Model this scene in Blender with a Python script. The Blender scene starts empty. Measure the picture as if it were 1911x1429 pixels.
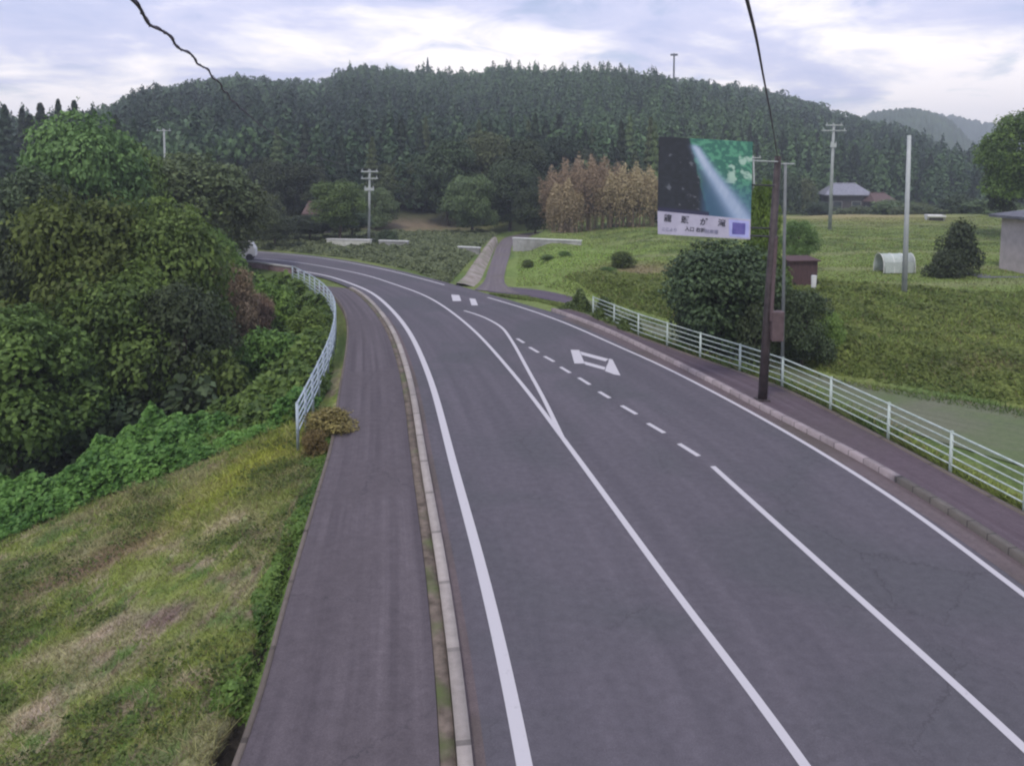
import bpy, math, random
import numpy as np
from mathutils import Vector, Matrix

# ------------------------------------------------------------------ camera
SC = bpy.context.scene
COL = SC.collection
F, PITCH, H = 1400.0, math.radians(5), 7.8           # pixels, camera height in metres
CX, CY = 955.5, 320 + 1400 * math.tan(math.radians(5))
cam = bpy.data.objects.new("camera", bpy.data.cameras.new("camera"))
COL.objects.link(cam)
cam.location = (0, 0, H)
cam.rotation_euler = (math.pi / 2 - PITCH, 0, 0)
cam.data.sensor_width = 36
cam.data.lens = 36 * F / 1911
cam.data.shift_y = -(714.5 - CY) / 1911
cam.data.clip_start = 0.05
cam.data.clip_end = 6000
SC.camera = cam

# ------------------------------------------------------------------ sky, sun, exposure
SUN_EL, SUN_AZ = math.radians(58), math.radians(205)
w = bpy.data.worlds.new("World")
SC.world = w
w.use_nodes = True
nt = w.node_tree
for n in list(nt.nodes):
    nt.nodes.remove(n)
def N(t, **k):
    n = nt.nodes.new(t)
    for a, b in k.items():
        setattr(n, a, b)
    return n
def val(n, i, v):
    n.inputs[i].default_value = v
sky = N('ShaderNodeTexSky', sky_type='NISHITA', sun_disc=False, sun_elevation=SUN_EL, sun_rotation=SUN_AZ)
bg1 = N('ShaderNodeBackground'); val(bg1, 1, 0.09)
nt.links.new(sky.outputs[0], bg1.inputs[0])
tc = N('ShaderNodeTexCoord')
sep = N('ShaderNodeSeparateXYZ'); nt.links.new(tc.outputs['Generated'], sep.inputs[0])
def M(op, a, b=None, c=None):
    n = N('ShaderNodeMath', operation=op)
    for i, v in enumerate((a, b, c)):
        if v is None: continue
        if isinstance(v, (int, float)): n.inputs[i].default_value = v
        else: nt.links.new(v, n.inputs[i])
    return n.outputs[0]
zc = M('MAXIMUM', sep.outputs[2], 0.0)
den = M('ADD', zc, 0.16)
comb = N('ShaderNodeCombineXYZ')
nt.links.new(M('DIVIDE', sep.outputs[0], den), comb.inputs[0])
nt.links.new(M('DIVIDE', sep.outputs[1], den), comb.inputs[1])
def noise(scale, det, rough, dist, off, vec):
    mp = N('ShaderNodeMapping'); mp.inputs['Location'].default_value = off
    nt.links.new(vec, mp.inputs[0])
    n = N('ShaderNodeTexNoise'); n.inputs['Scale'].default_value = scale
    n.inputs['Detail'].default_value = det; n.inputs['Roughness'].default_value = rough
    n.inputs['Distortion'].default_value = dist
    nt.links.new(mp.outputs[0], n.inputs[0])
    return n.outputs[0]
def ramp(fac, stops):
    r = N('ShaderNodeValToRGB')
    e = r.color_ramp.elements
    while len(e) < len(stops): e.new(0.5)
    for i, (p, c) in enumerate(stops):
        e[i].position = p; e[i].color = (*c, 1)
    nt.links.new(fac, r.inputs[0])
    return r.outputs[0]
n1 = noise(0.62, 6, 0.55, 0.5, (2.4, 0.6, 0), comb.outputs[0])
n2 = noise(2.6, 7, 0.6, 0.5, (7.1, 3.3, 0), comb.outputs[0])
n3 = M('ADD', M('MULTIPLY', n1, 0.7), M('MULTIPLY', n2, 0.3))
el = M('MULTIPLY', M('SUBTRACT', 0.21, zc), .9)         # whiter towards the horizon
fac = M('ADD', n3, M('MAXIMUM', el, -0.05))
ccol = ramp(fac, [(0.45, (0.42, 0.46, 0.66)), (0.52, (0.55, 0.56, 0.73)), (0.57, (0.76, 0.74, 0.80)), (0.62, (1.0, 0.93, 0.91))])
bg2 = N('ShaderNodeBackground'); val(bg2, 1, 1.0)
nt.links.new(ccol, bg2.inputs[0])
cov = ramp(n2, [(0.28, (0.55, 0.55, 0.55)), (0.42, (1, 1, 1))])
mix = N('ShaderNodeMixShader')
nt.links.new(cov, mix.inputs[0]); nt.links.new(bg1.outputs[0], mix.inputs[1]); nt.links.new(bg2.outputs[0], mix.inputs[2])
wo = N('ShaderNodeOutputWorld'); nt.links.new(mix.outputs[0], wo.inputs[0])

sd = bpy.data.lights.new("sun", 'SUN'); sd.energy = 1.2; sd.angle = math.radians(12); sd.color = (1, .95, .86)
so = bpy.data.objects.new("sun", sd); COL.objects.link(so)
_d = Vector((math.sin(SUN_AZ) * math.cos(SUN_EL), math.cos(SUN_AZ) * math.cos(SUN_EL), math.sin(SUN_EL)))
so.rotation_euler = _d.to_track_quat('Z', 'Y').to_euler()
SC.view_settings.view_transform = 'Standard'
SC.view_settings.look = 'None'
SC.view_settings.exposure = 0.68
SC.render.engine = 'CYCLES'
SC.cycles.max_bounces = 5
SC.cycles.diffuse_bounces = 3
SC.cycles.transmission_bounces = 3
SC.cycles.transparent_max_bounces = 6
SC.cycles.volume_bounces = 0
SC.cycles.use_denoising = True
SC.cycles.filter_width = 2.2

# ------------------------------------------------------------------ helpers
def ray(px, py):
    u = (px - CX) / F; v = (CY - py) / F
    return np.array((u, math.cos(PITCH) + v * math.sin(PITCH), -math.sin(PITCH) + v * math.cos(PITCH)))
def G(px, py, z=0.0):
    d = ray(px, py); t = (z - H) / d[2]
    return (d[0] * t, d[1] * t)
def A(px, py, Y):
    d = ray(px, py); t = Y / d[1]
    return Vector((d[0] * t, Y, H + d[2] * t))
def tag(o, label=None, cat=None, group=None, kind=None):
    if label: o['label'] = label
    if cat: o['category'] = cat
    if group: o['group'] = group
    if kind: o['kind'] = kind
    return o
def empty(name, loc=(0, 0, 0), rz=0, **k):
    o = bpy.data.objects.new(name, None); COL.objects.link(o)
    o.location = loc; o.rotation_euler = (0, 0, rz); o.empty_display_size = .3
    return tag(o, **k)
def link(name, me, mat, parent=None, **k):
    o = bpy.data.objects.new(name, me); COL.objects.link(o)
    if mat is not None and not me.materials: me.materials.append(mat)
    if parent: o.parent = parent
    return tag(o, **k)
def mesh_np(name, V, Fq, tint=None, col=None, uv=None, smooth=False):
    V = np.asarray(V, dtype=np.float32); Fq = np.asarray(Fq, dtype=np.int32)
    me = bpy.data.meshes.new(name)
    k = Fq.shape[1]
    me.vertices.add(len(V)); me.vertices.foreach_set('co', V.ravel())
    me.loops.add(Fq.size); me.loops.foreach_set('vertex_index', Fq.ravel())
    me.polygons.add(len(Fq))
    me.polygons.foreach_set('loop_start', np.arange(0, Fq.size, k, dtype=np.int32))
    me.polygons.foreach_set('loop_total', np.full(len(Fq), k, dtype=np.int32))
    if smooth: me.polygons.foreach_set('use_smooth', np.ones(len(Fq), dtype=bool))
    me.update(calc_edges=True)
    if tint is not None:
        a = me.attributes.new('tint', 'FLOAT', 'POINT'); a.data.foreach_set('value', np.asarray(tint, np.float32).ravel())
    if col is not None:
        a = me.attributes.new('col', 'FLOAT_COLOR', 'POINT')
        c = np.ones((len(V), 4), np.float32); c[:, :3] = col
        a.data.foreach_set('color', c.ravel())
    if uv is not None:
        l = me.uv_layers.new(name='UVMap')
        l.data.foreach_set('uv', np.asarray(uv, np.float32)[Fq.ravel()].ravel())
    return me
class MB:
    """collects boxes, tubes and prisms into one mesh"""
    def __init__(s): s.v = []; s.f = []
    def add(s, v, f):
        b = len(s.v); s.v += [tuple(q) for q in v]; s.f += [tuple(b + i for i in g) for g in f]; return s
    def box(s, c, size, rz=0, R=None):
        x, y, z = [q / 2 for q in size]
        vs = [Vector((a * x, b * y, d * z)) for d in (-1, 1) for a, b in ((-1, -1), (1, -1), (1, 1), (-1, 1))]
        Rm = R if R is not None else Matrix.Rotation(rz, 3, 'Z')
        return s.add([Rm @ q + Vector(c) for q in vs], [(3, 2, 1, 0), (4, 5, 6, 7), (0, 1, 5, 4), (1, 2, 6, 5), (2, 3, 7, 6), (3, 0, 4, 7)])
    def tube(s, pts, rad, n=8, cap=True):
        pts = [Vector(p) for p in pts]
        if not hasattr(rad, '__len__'): rad = [rad] * len(pts)
        b = len(s.v)
        for i, p in enumerate(pts):
            d = (pts[min(i + 1, len(pts) - 1)] - pts[max(i - 1, 0)]).normalized()
            up = Vector((0, 0, 1)) if abs(d.z) < .95 else Vector((1, 0, 0))
            a = d.cross(up).normalized(); c = d.cross(a)
            for k in range(n):
                t = 2 * math.pi * k / n
                s.v.append(tuple(p + (a * math.cos(t) + c * math.sin(t)) * rad[i]))
        for i in range(len(pts) - 1):
            for k in range(n):
                k2 = (k + 1) % n
                s.f.append((b + i * n + k, b + i * n + k2, b + (i + 1) * n + k2, b + (i + 1) * n + k))
        if cap:
            s.f.append(tuple(b + k for k in range(n - 1, -1, -1)))
            s.f.append(tuple(b + (len(pts) - 1) * n + k for k in range(n)))
        return s
    def mesh(s, name, smooth=False):
        me = bpy.data.meshes.new(name); me.from_pydata(s.v, [], s.f); me.update()
        if smooth:
            for p in me.polygons: p.use_smooth = len(p.vertices) == 4
        return me
    def build(s, name, mat, parent=None, smooth=False, bevel=0, **k):
        o = link(name, s.mesh(name, smooth), mat, parent, **k)
        if bevel:
            m = o.modifiers.new('bevel', 'BEVEL'); m.width = bevel; m.segments = 2; m.limit_method = 'ANGLE'
        return o

def newmat(name):
    m = bpy.data.materials.new(name); m.use_nodes = True
    t = m.node_tree
    return m, t, t.nodes['Principled BSDF']
def mat_noise(name, c1, c2, scale=5, rough=.8, bump=.2, detail=6, coord='Object', stretch=(1, 1, 1), c3=None, scale2=None, metal=0, spec=.3, lo=.35, hi=.65):
    m, t, b = newmat(name)
    tcn = t.nodes.new('ShaderNodeTexCoord')
    mp = t.nodes.new('ShaderNodeMapping'); mp.inputs['Scale'].default_value = stretch
    t.links.new(tcn.outputs[coord], mp.inputs[0])
    n = t.nodes.new('ShaderNodeTexNoise'); n.inputs['Scale'].default_value = scale; n.inputs['Detail'].default_value = detail
    n.inputs['Roughness'].default_value = .6
    t.links.new(mp.outputs[0], n.inputs[0])
    r = t.nodes.new('ShaderNodeValToRGB'); e = r.color_ramp.elements
    e[0].position = lo; e[0].color = (*c1, 1); e[1].position = hi; e[1].color = (*c2, 1)
    t.links.new(n.outputs[0], r.inputs[0])
    out = r.outputs[0]
    if c3:
        n2 = t.nodes.new('ShaderNodeTexNoise'); n2.inputs['Scale'].default_value = scale2 or scale * .2; n2.inputs['Detail'].default_value = 4
        t.links.new(mp.outputs[0], n2.inputs[0])
        rr = t.nodes.new('ShaderNodeMapRange'); rr.inputs[1].default_value = .5; rr.inputs[2].default_value = .7
        t.links.new(n2.outputs[0], rr.inputs[0])
        mx = t.nodes.new('ShaderNodeMixRGB'); mx.inputs[2].default_value = (*c3, 1)
        t.links.new(rr.outputs[0], mx.inputs[0]); t.links.new(out, mx.inputs[1]); out = mx.outputs[0]
    t.links.new(out, b.inputs['Base Color'])
    b.inputs['Roughness'].default_value = rough; b.inputs['Metallic'].default_value = metal
    b.inputs['Specular IOR Level'].default_value = spec
    if bump:
        bp = t.nodes.new('ShaderNodeBump'); bp.inputs['Strength'].default_value = bump; bp.inputs['Distance'].default_value = .03
        t.links.new(n.outputs[0], bp.inputs['Height']); t.links.new(bp.outputs[0], b.inputs['Normal'])
    return m
def mat_leaf(name, dark, light, trans=.25, hue=.02, rough=.55):
    dark = tuple(q * 1.25 for q in dark); light = tuple(q * 1.3 for q in light)
    m, t, b = newmat(name)
    at = t.nodes.new('ShaderNodeAttribute'); at.attribute_name = 'tint'
    r = t.nodes.new('ShaderNodeValToRGB'); e = r.color_ramp.elements
    e[0].position = 0; e[0].color = (*dark, 1); e[1].position = 1; e[1].color = (*light, 1)
    t.links.new(at.outputs['Fac'], r.inputs[0])
    oi = t.nodes.new('ShaderNodeObjectInfo')
    mr = t.nodes.new('ShaderNodeMapRange'); mr.inputs[3].default_value = .75; mr.inputs[4].default_value = 1.25
    t.links.new(oi.outputs['Random'], mr.inputs[0])
    mh = t.nodes.new('ShaderNodeMapRange'); mh.inputs[3].default_value = .5 - hue; mh.inputs[4].default_value = .5 + hue
    t.links.new(oi.outputs['Random'], mh.inputs[0])
    hs = t.nodes.new('ShaderNodeHueSaturation')
    t.links.new(mh.outputs[0], hs.inputs['Hue']); t.links.new(mr.outputs[0], hs.inputs['Value']); t.links.new(r.outputs[0], hs.inputs['Color'])
    t.links.new(hs.outputs[0], b.inputs['Base Color'])
    b.inputs['Roughness'].default_value = rough; b.inputs['Specular IOR Level'].default_value = .25
    tr = t.nodes.new('ShaderNodeBsdfTranslucent'); t.links.new(hs.outputs[0], tr.inputs[0])
    mx = t.nodes.new('ShaderNodeMixShader'); mx.inputs[0].default_value = trans
    o = t.nodes['Material Output']
    t.links.new(b.outputs[0], mx.inputs[1]); t.links.new(tr.outputs[0], mx.inputs[2]); t.links.new(mx.outputs[0], o.inputs[0])
    return m

# ------------------------------------------------------------------ plan of the place (world metres)
def catmull(p, k=8):
    p = [np.array(q, float) for q in p]; out = []
    for i in range(len(p) - 1):
        a = p[max(i - 1, 0)]; b = p[i]; c = p[i + 1]; d = p[min(i + 2, len(p) - 1)]
        for j in range(k):
            t = j / k
            out.append(.5 * ((2 * b) + (-a + c) * t + (2 * a - 5 * b + 4 * c - d) * t * t + (-a + 3 * b - 3 * c + d) * t ** 3))
    out.append(p[-1]); return np.array(out)
def resamp(p, n):
    p = np.asarray(p, float); d = np.r_[0, np.cumsum(np.hypot(*np.diff(p[:, :2], axis=0).T))]
    t = np.linspace(0, d[-1], n)
    return np.stack([np.interp(t, d, p[:, i]) for i in range(p.shape[1])], 1)
def smooth_line(p, step=.5, it=6):
    p = catmull(p); L = np.hypot(*np.diff(p, axis=0).T).sum(); p = resamp(p, max(4, int(L / step)))
    for _ in range(it):
        q = p.copy(); q[1:-1] = (p[:-2] + 2 * p[1:-1] + p[2:]) / 4; p = q
    return p
def offset(p, d):
    t = np.gradient(p, axis=0); t /= np.hypot(t[:, 0], t[:, 1])[:, None] + 1e-9
    return p + np.stack([t[:, 1], -t[:, 0]], 1) * d        # + is to the right of travel

lineL = smooth_line([(.9, 1.5), (.62, 5.2), (.17, 9.24), (-.47, 13.42), (-1.48, 18.97), (-3.2, 28.27), (-5.45, 37.6), (-8.5, 46.6), (-11.2, 51.8), (-14.6, 56.6), (-20.5, 61.6), (-30, 66.5), (-45, 72), (-62, 77)])
lineC = smooth_line([(5.05, 1.5), (3.87, 9.24), (3.03, 13.42), (1.6, 20.89), (.09, 28.27), (-2.1, 37.2), (-5.0, 45.7), (-8.3, 51.8), (-12, 57.4), (-18.5, 64.2), (-24, 67.6), (-34, 72), (-48, 77), (-63, 82)])
lineR = smooth_line([(9.9, 1.5), (9.75, 8), (9.47, 13.25), (9.1, 17.6), (7.99, 22.98), (6.23, 29.06), (4.69, 33.17), (2.87, 37.93), (.9, 42.0), (-1.7, 46.4), (-5.4, 52.4), (-9.3, 58.2), (-14, 64), (-19, 68.8), (-26, 73.3), (-36, 78), (-50, 83), (-65, 88)])
kerbL = offset(lineL, -.68)
kerbR = smooth_line([(10.7, 1.5), (10.5, 8), (10.18, 14.29), (9.7, 18.13), (9.09, 20.81), (8.17, 24.04), (7.0, 28.37), (5.0, 34.9), (3.4, 39.0), (2.2, 41.6)])
roadRedge = np.vstack([kerbR, offset(lineR, .7)[offset(lineR, .7)[:, 1] > 43]])
walkL = smooth_line([(-3.3, 1.5), (-3.55, 9.24), (-3.95, 12.26), (-4.5, 16.4), (-5.1, 20.9), (-5.97, 25.5), (-6.75, 29.9), (-7.95, 36), (-9.4, 41.6), (-11.6, 47.6), (-13.2, 50.4)])
LB = [(-3.2, -6)] + [tuple(q) for q in walkL[::6]] + [(-14.2, 53.0), (-16.5, 57.2), (-21.2, 60.9), (-30.5, 65.2), (-45, 70.5), (-62, 75.5)]
fence_pts = [(13.6, 7.5), (12.9, 11), (12.3, 13.8), (11.69, 16.51), (11.33, 18.8), (10.92, 21.2), (10.39, 23.9), (9.75, 26.5), (8.85, 28.6), (7.84, 30.7), (6.9, 32.8), (5.97, 34.9), (5.15, 37.3), (4.35, 39.7)]
RB = [(15.2, -6)] + [(a + .35, b + .1) for a, b in fence_pts] + [(3.2, 42.3), (1.4, 44.6), (-.6, 47), (-4.4, 53), (-8.4, 59), (-13.2, 65), (-18.2, 69.8), (-25.5, 74.4), (-36, 79.4), (-50, 84.4), (-65, 89.4)]
FT = [(200, -30), (60, 8), (40, 16), (26, 22.5), (18.4, 26.3), (13.4, 30.2), (11.0, 34.5), (8.6, 39.5), (6.0, 43.6), (3.6, 47.4), (1.9, 50.5), (1.2, 60), (1.0, 80), (2.5, 92), (20, 108), (300, 130)]
EDGE = [(-300, -140), (-60, -22), (-31, 8), (-21, 17), (-16, 21.5), (-11.5, 24.6), (-7.6, 25.6), (-7.1, 28), (-8.2, 33), (-9.4, 38.5), (-11.2, 43.5), (-13.6, 48.6), (-17, 53), (-21, 56.2), (-30, 60), (-60, 68), (-300, 130)]
def dist(x, y, pl):
    best = np.full(x.shape, 1e9)
    for (ax, ay), (bx, by) in zip(pl[:-1], pl[1:]):
        dx, dy = bx - ax, by - ay; L = dx * dx + dy * dy + 1e-12
        t = np.clip(((x - ax) * dx + (y - ay) * dy) / L, 0, 1)
        best = np.minimum(best, np.hypot(x - ax - t * dx, y - ay - t * dy))
    return best
def inside(x, y, pg):
    r = np.zeros(x.shape, bool); n = len(pg)
    for i in range(n):
        ax, ay = pg[i]; bx, by = pg[(i + 1) % n]
        c = (ay > y) != (by > y)
        r ^= c & (x < (bx - ax) * (y - ay) / ((by - ay) if by != ay else 1e-9) + ax)
    return r
PG_L = LB + [(-300, 140), (-4000, 400), (-4000, -900), (-3.2, -900)]
PG_R = RB + [(-300, 152), (-300, 4000), (4000, 4000), (4000, -900), (15.2, -900)]
PG_F = FT + [(4000, 400), (4000, -600)]
PG_E = EDGE + [(-4000, 400), (-4000, -900)]
def ss(t):
    t = np.clip(t, 0, 1); return t * t * (3 - 2 * t)
RIDGE = [(-900, 225), (-300, 225), (0, 228), (130, 222), (205, 205), (260, 176), (330, 164), (400, 155), (460, 151), (520, 162), (625, 166), (645, 144), (700, 143), (790, 146), (870, 148), (950, 135), (1050, 142), (1150, 138), (1300, 148), (1400, 164), (1480, 184), (1560, 213), (1650, 228), (1740, 262), (1800, 292), (1870, 300), (2000, 320), (2600, 330)]
TOEL = [(-900, 70), (0, 82), (250, 90), (450, 95), (650, 100), (1100, 104), (1300, 125), (1450, 150), (1700, 175), (2000, 190), (2600, 190)]
RR = 380.0
def rnd_field(x, y, s, seed):
    r = np.random.RandomState(seed); o = np.zeros(x.shape)
    for k in range(6):
        a = r.uniform(0, 6.28); f = s * r.uniform(.6, 1.7); o += np.sin((x * math.cos(a) + y * math.sin(a)) * f + r.uniform(0, 6.28))
    return o / 6
def hill(x, y):
    r = np.hypot(x, y); px = 955.5 + 1400 * x / np.maximum(y, 1); px = np.where(y < 1, np.where(x < 0, -900, 2600), px)
    ys = np.interp(px, *zip(*RIDGE)); r0 = np.interp(px, *zip(*TOEL))
    c = np.maximum(y, 1) / np.maximum(r, 1)
    Hr = (H + (320 - ys) / 1400 * RR * np.clip(c, .5, 1) - 12.3)
    t = np.clip((r - r0) / (RR - r0), 0, 1)
    z = np.maximum(Hr, 0) * (0.45 * ss(t) + .55 * np.sin(t * math.pi / 2)) * np.where(y > 1, 1, ss(1 + y / 60))
    z = z + rnd_field(x, y, .045, 3) * 4.0 * ss(t * 3) * (1 - ss((t - .8) * 5))
    z = z * (1 - .75 * ss((r - RR) / 220))
    return z
def hgt(x, y):
    x = np.asarray(x, float); y = np.asarray(y, float)
    L = inside(x, y, PG_L); Rr = inside(x, y, PG_R); Fi = inside(x, y, PG_F); Ei = inside(x, y, PG_E)
    dl = dist(x, y, LB); dr = dist(x, y, RB); df = dist(x, y, FT); de = dist(x, y, EDGE)
    road = np.full(x.shape, -.08)
    # left side: verge, then the drop to the stream, then the far bank
    bump = rnd_field(x, y, .9, 5) * .12 + rnd_field(x, y, .3, 6) * .15
    zl = -.10 - .24 * np.minimum(dl, 9) + bump * ss(dl / 1.5)
    zl = zl - .42 * np.exp(-((dl - .33) / .17) ** 2) * (y < 40) * ss((16.5 - y) / 2)
    e = np.where(Ei, de, 0)
    zl = zl - 2.6 * ss(e / 7) + 9 * ss((e - 24) / 55) + np.where(e > 4, bump * 2, 0)
    # right side: verge, lower lane, bank, fields
    lane = -.62 + .56 * ss((y - 34) / 9)
    for ty, th in ((46, .10), (52, .12), (60, .12), (72, .12), (88, .12)):
        yy_ = y + .06 * x + .5 * np.sin(x * .25 + ty)
        lane = lane + Fi * th * ss((yy_ - ty) / .7) * ss((x - 9) / 4) * ss((df - 3) / 2)
    field = lane + (.62 + .28) * ss(df / 3.2) + .25 * ss((df - 4) / 18) + bump * ss(df / 2)
    field = field + .6 * ss((y - 70) / 60)
    zr = np.where(Fi, field, lane)
    zr = road + (zr - road) * ss(dr / 1.1)
    z = np.where(L, zl, np.where(Rr, zr, road))
    return z + hill(x, y)
def h1(x, y): return float(hgt(np.array([x]), np.array([y]))[0])

def gauss(x, y, cx, cy, sx, sy, a=0):
    c, s = math.cos(a), math.sin(a); u = (x - cx) * c + (y - cy) * s; v = -(x - cx) * s + (y - cy) * c
    return np.exp(-(u / sx) ** 2 - (v / sy) ** 2)
def fbm(u, v, s, seed):
    r = np.random.RandomState(seed); o = 0; a = 1
    for k in range(4):
        g_ = r.uniform(size=(64, 64)); U = u * s * 2 ** k; V_ = v * s * 2 ** k; i0 = np.floor(U).astype(int); j0 = np.floor(V_).astype(int)
        fu = ss(U - i0); fv = ss(V_ - j0); w_ = lambda a_, b_: g_[a_ % 64, b_ % 64]
        o = o + a * ((w_(i0, j0) * (1 - fu) + w_(i0 + 1, j0) * fu) * (1 - fv) + (w_(i0, j0 + 1) * (1 - fu) + w_(i0 + 1, j0 + 1) * fu) * fv); a *= .5
    return o / 1.875
def zone(x, y):
    """natural colour of the turf and soil, plus shade painted into the ditch"""
    x = np.asarray(x, float); y = np.asarray(y, float); n = x.shape[0]
    g = np.tile(np.array([.085, .125, .038]), (n, 1))
    def mixin(c, k):
        k = np.clip(k, 0, 1)[:, None]; g[:] = g * (1 - k) + np.array(c) * k
    mixin((.145, .175, .055), ss(.5 + 1.6 * rnd_field(x, y, .5, 11)))
    near = (y < 30) & (x < 0)
    wx = x + 300 + 1.2 * (fbm(x + 300, y + 300, .9, 71) - .5); wy = y + 300 + 1.2 * (fbm(x + 300, y + 300, .9, 72) - .5)
    f1 = fbm(wx, wy, .9, 31); f2 = fbm(wx, wy, 2.1, 32); f3 = fbm(wx, wy, 4.5, 33)
    mixin((.175, .205, .055), near * 1.0)
    mixin((.24, .215, .13), ss((f1 - .44) * 7) * near * .75)
    mixin((.085, .15, .04), ss((f2 - .48) * 8) * near * .8)
    mixin((.19, .135, .105), ss((f2 * .5 + f3 * .5 - .56) * 12) * near * .85)
    mixin((.34, .28, .20), ss((f3 * .6 + (1 - f1) * .4 - .60) * 12) * near * .8)
    wv_ = .5 + 1.1 * f3
    for px, py, sx, sy, c, k in ((180, 1030, 1.8, .55, (.20, .135, .105), .8), (170, 1205, .9, .28, (.36, .29, .22), .9),
                              (50, 1330, .7, .25, (.36, .29, .22), .9), (300, 1190, .6, .35, (.16, .11, .10), .8), (430, 1020, .8, .3, (.32, .27, .18), .7)):
        gx, gy = G(px, py, -1.1)
        mixin(c, k * 1.3 * gauss(wx - 300, wy - 300, gx, gy, sx, sy, .5 + .2 * math.sin(px)) * near * wv_)
    gx, gy = G(480, 850, -.4); mixin((.25, .26, .05), (.4 + f2) * gauss(x, y, gx, gy, 1.3, 3.2, -.3))
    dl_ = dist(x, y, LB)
    mixin((.035, .03, .025), near * (dl_ < .5) * (dl_ > .02) * (y < 16))  # shadow of the ditch beside the path, painted dark into the ground colour
    g[:] = g * (1 + .22 * ((x > 3) & (y > 25)))[:, None]
    fr = fbm(x + 300, y + 300, .25, 35); fr2 = fbm(x + 300, y + 300, .8, 36); rt_s = (x > 3)
    mixin((.085, .13, .035), ss((fr2 - .5) * 8) * rt_s * .7)
    mixin((.22, .25, .07), ss((fr - .5) * 7) * rt_s * .7)
    # right: dry field, bright meadow, brown patches
    mixin((.165, .21, .065), ss((y - 34) / 8) * (x > 0) * .75)
    mixin((.17, .235, .06), gauss(x, y, 5, 60, 7, 9) * 1.1)
    tl_ = np.zeros(x.shape)
    for ty in (46, 52, 60, 72, 88): tl_ = np.maximum(tl_, np.exp(-((y + .06 * x + .5 * np.sin(x * .25 + ty) - ty - .3) / .55) ** 2))
    mixin((.20, .20, .11), tl_ * (x > 8) * .55)
    mixin((.07, .10, .035), ss((fr2 - .47) * 8) * (x > 8) * (y > 60) * .6)
    mixin((.27, .23, .11), gauss(x, y, 46, 108, 13, 16) * 1.2)
    mixin((.19, .15, .09), gauss(x, y, 9, 53, 2.8, 4) * .9)
    mixin((.16, .12, .08), gauss(x, y, 20, 29.5, 3, 1) * .8)
    mixin((.22, .17, .12), gauss(x, y, -14, 104, 10, 7))
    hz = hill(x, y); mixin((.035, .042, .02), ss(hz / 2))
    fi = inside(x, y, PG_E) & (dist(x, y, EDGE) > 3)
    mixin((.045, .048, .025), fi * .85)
    return g

# ------------------------------------------------------------------ materials
def mat_ground():
    m, t, b = newmat('turf_soil')
    at = t.nodes.new('ShaderNodeAttribute'); at.attribute_name = 'col'
    tcn = t.nodes.new('ShaderNodeTexCoord')
    prev = at.outputs['Color']
    for sc, lo, hi in ((9, .55, 1.45), (.9, .75, 1.25)):
        n = t.nodes.new('ShaderNodeTexNoise'); n.inputs['Scale'].default_value = sc; n.inputs['Detail'].default_value = 8; n.inputs['Roughness'].default_value = .7
        t.links.new(tcn.outputs['Object'], n.inputs[0])
        r = t.nodes.new('ShaderNodeMapRange'); r.inputs[1].default_value = .3; r.inputs[2].default_value = .7; r.inputs[3].default_value = lo; r.inputs[4].default_value = hi
        t.links.new(n.outputs[0], r.inputs[0])
        mx = t.nodes.new('ShaderNodeMixRGB'); mx.blend_type = 'MULTIPLY'; mx.inputs[0].default_value = 1
        t.links.new(prev, mx.inputs[1]); t.links.new(r.outputs[0], mx.inputs[2]); prev = mx.outputs[0]
    t.links.new(prev, b.inputs['Base Color']); b.inputs['Roughness'].default_value = .95; b.inputs['Specular IOR Level'].default_value = .1
    bp = t.nodes.new('ShaderNodeBump'); bp.inputs['Strength'].default_value = .8; bp.inputs['Distance'].default_value = .08
    t.links.new(n.outputs[0], bp.inputs['Height']); t.links.new(bp.outputs[0], b.inputs['Normal'])
    return m
def mat_blade():
    m, t, b = newmat('grass_blade')
    at = t.nodes.new('ShaderNodeAttribute'); at.attribute_name = 'col'
    t.links.new(at.outputs['Color'], b.inputs['Base Color']); b.inputs['Roughness'].default_value = .8; b.inputs['Specular IOR Level'].default_value = .15
    tr = t.nodes.new('ShaderNodeBsdfTranslucent'); t.links.new(at.outputs['Color'], tr.inputs[0])
    mx = t.nodes.new('ShaderNodeMixShader'); mx.inputs[0].default_value = .42
    t.links.new(b.outputs[0], mx.inputs[1]); t.links.new(tr.outputs[0], mx.inputs[2]); t.links.new(mx.outputs[0], t.nodes['Material Output'].inputs[0])
    return m
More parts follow.
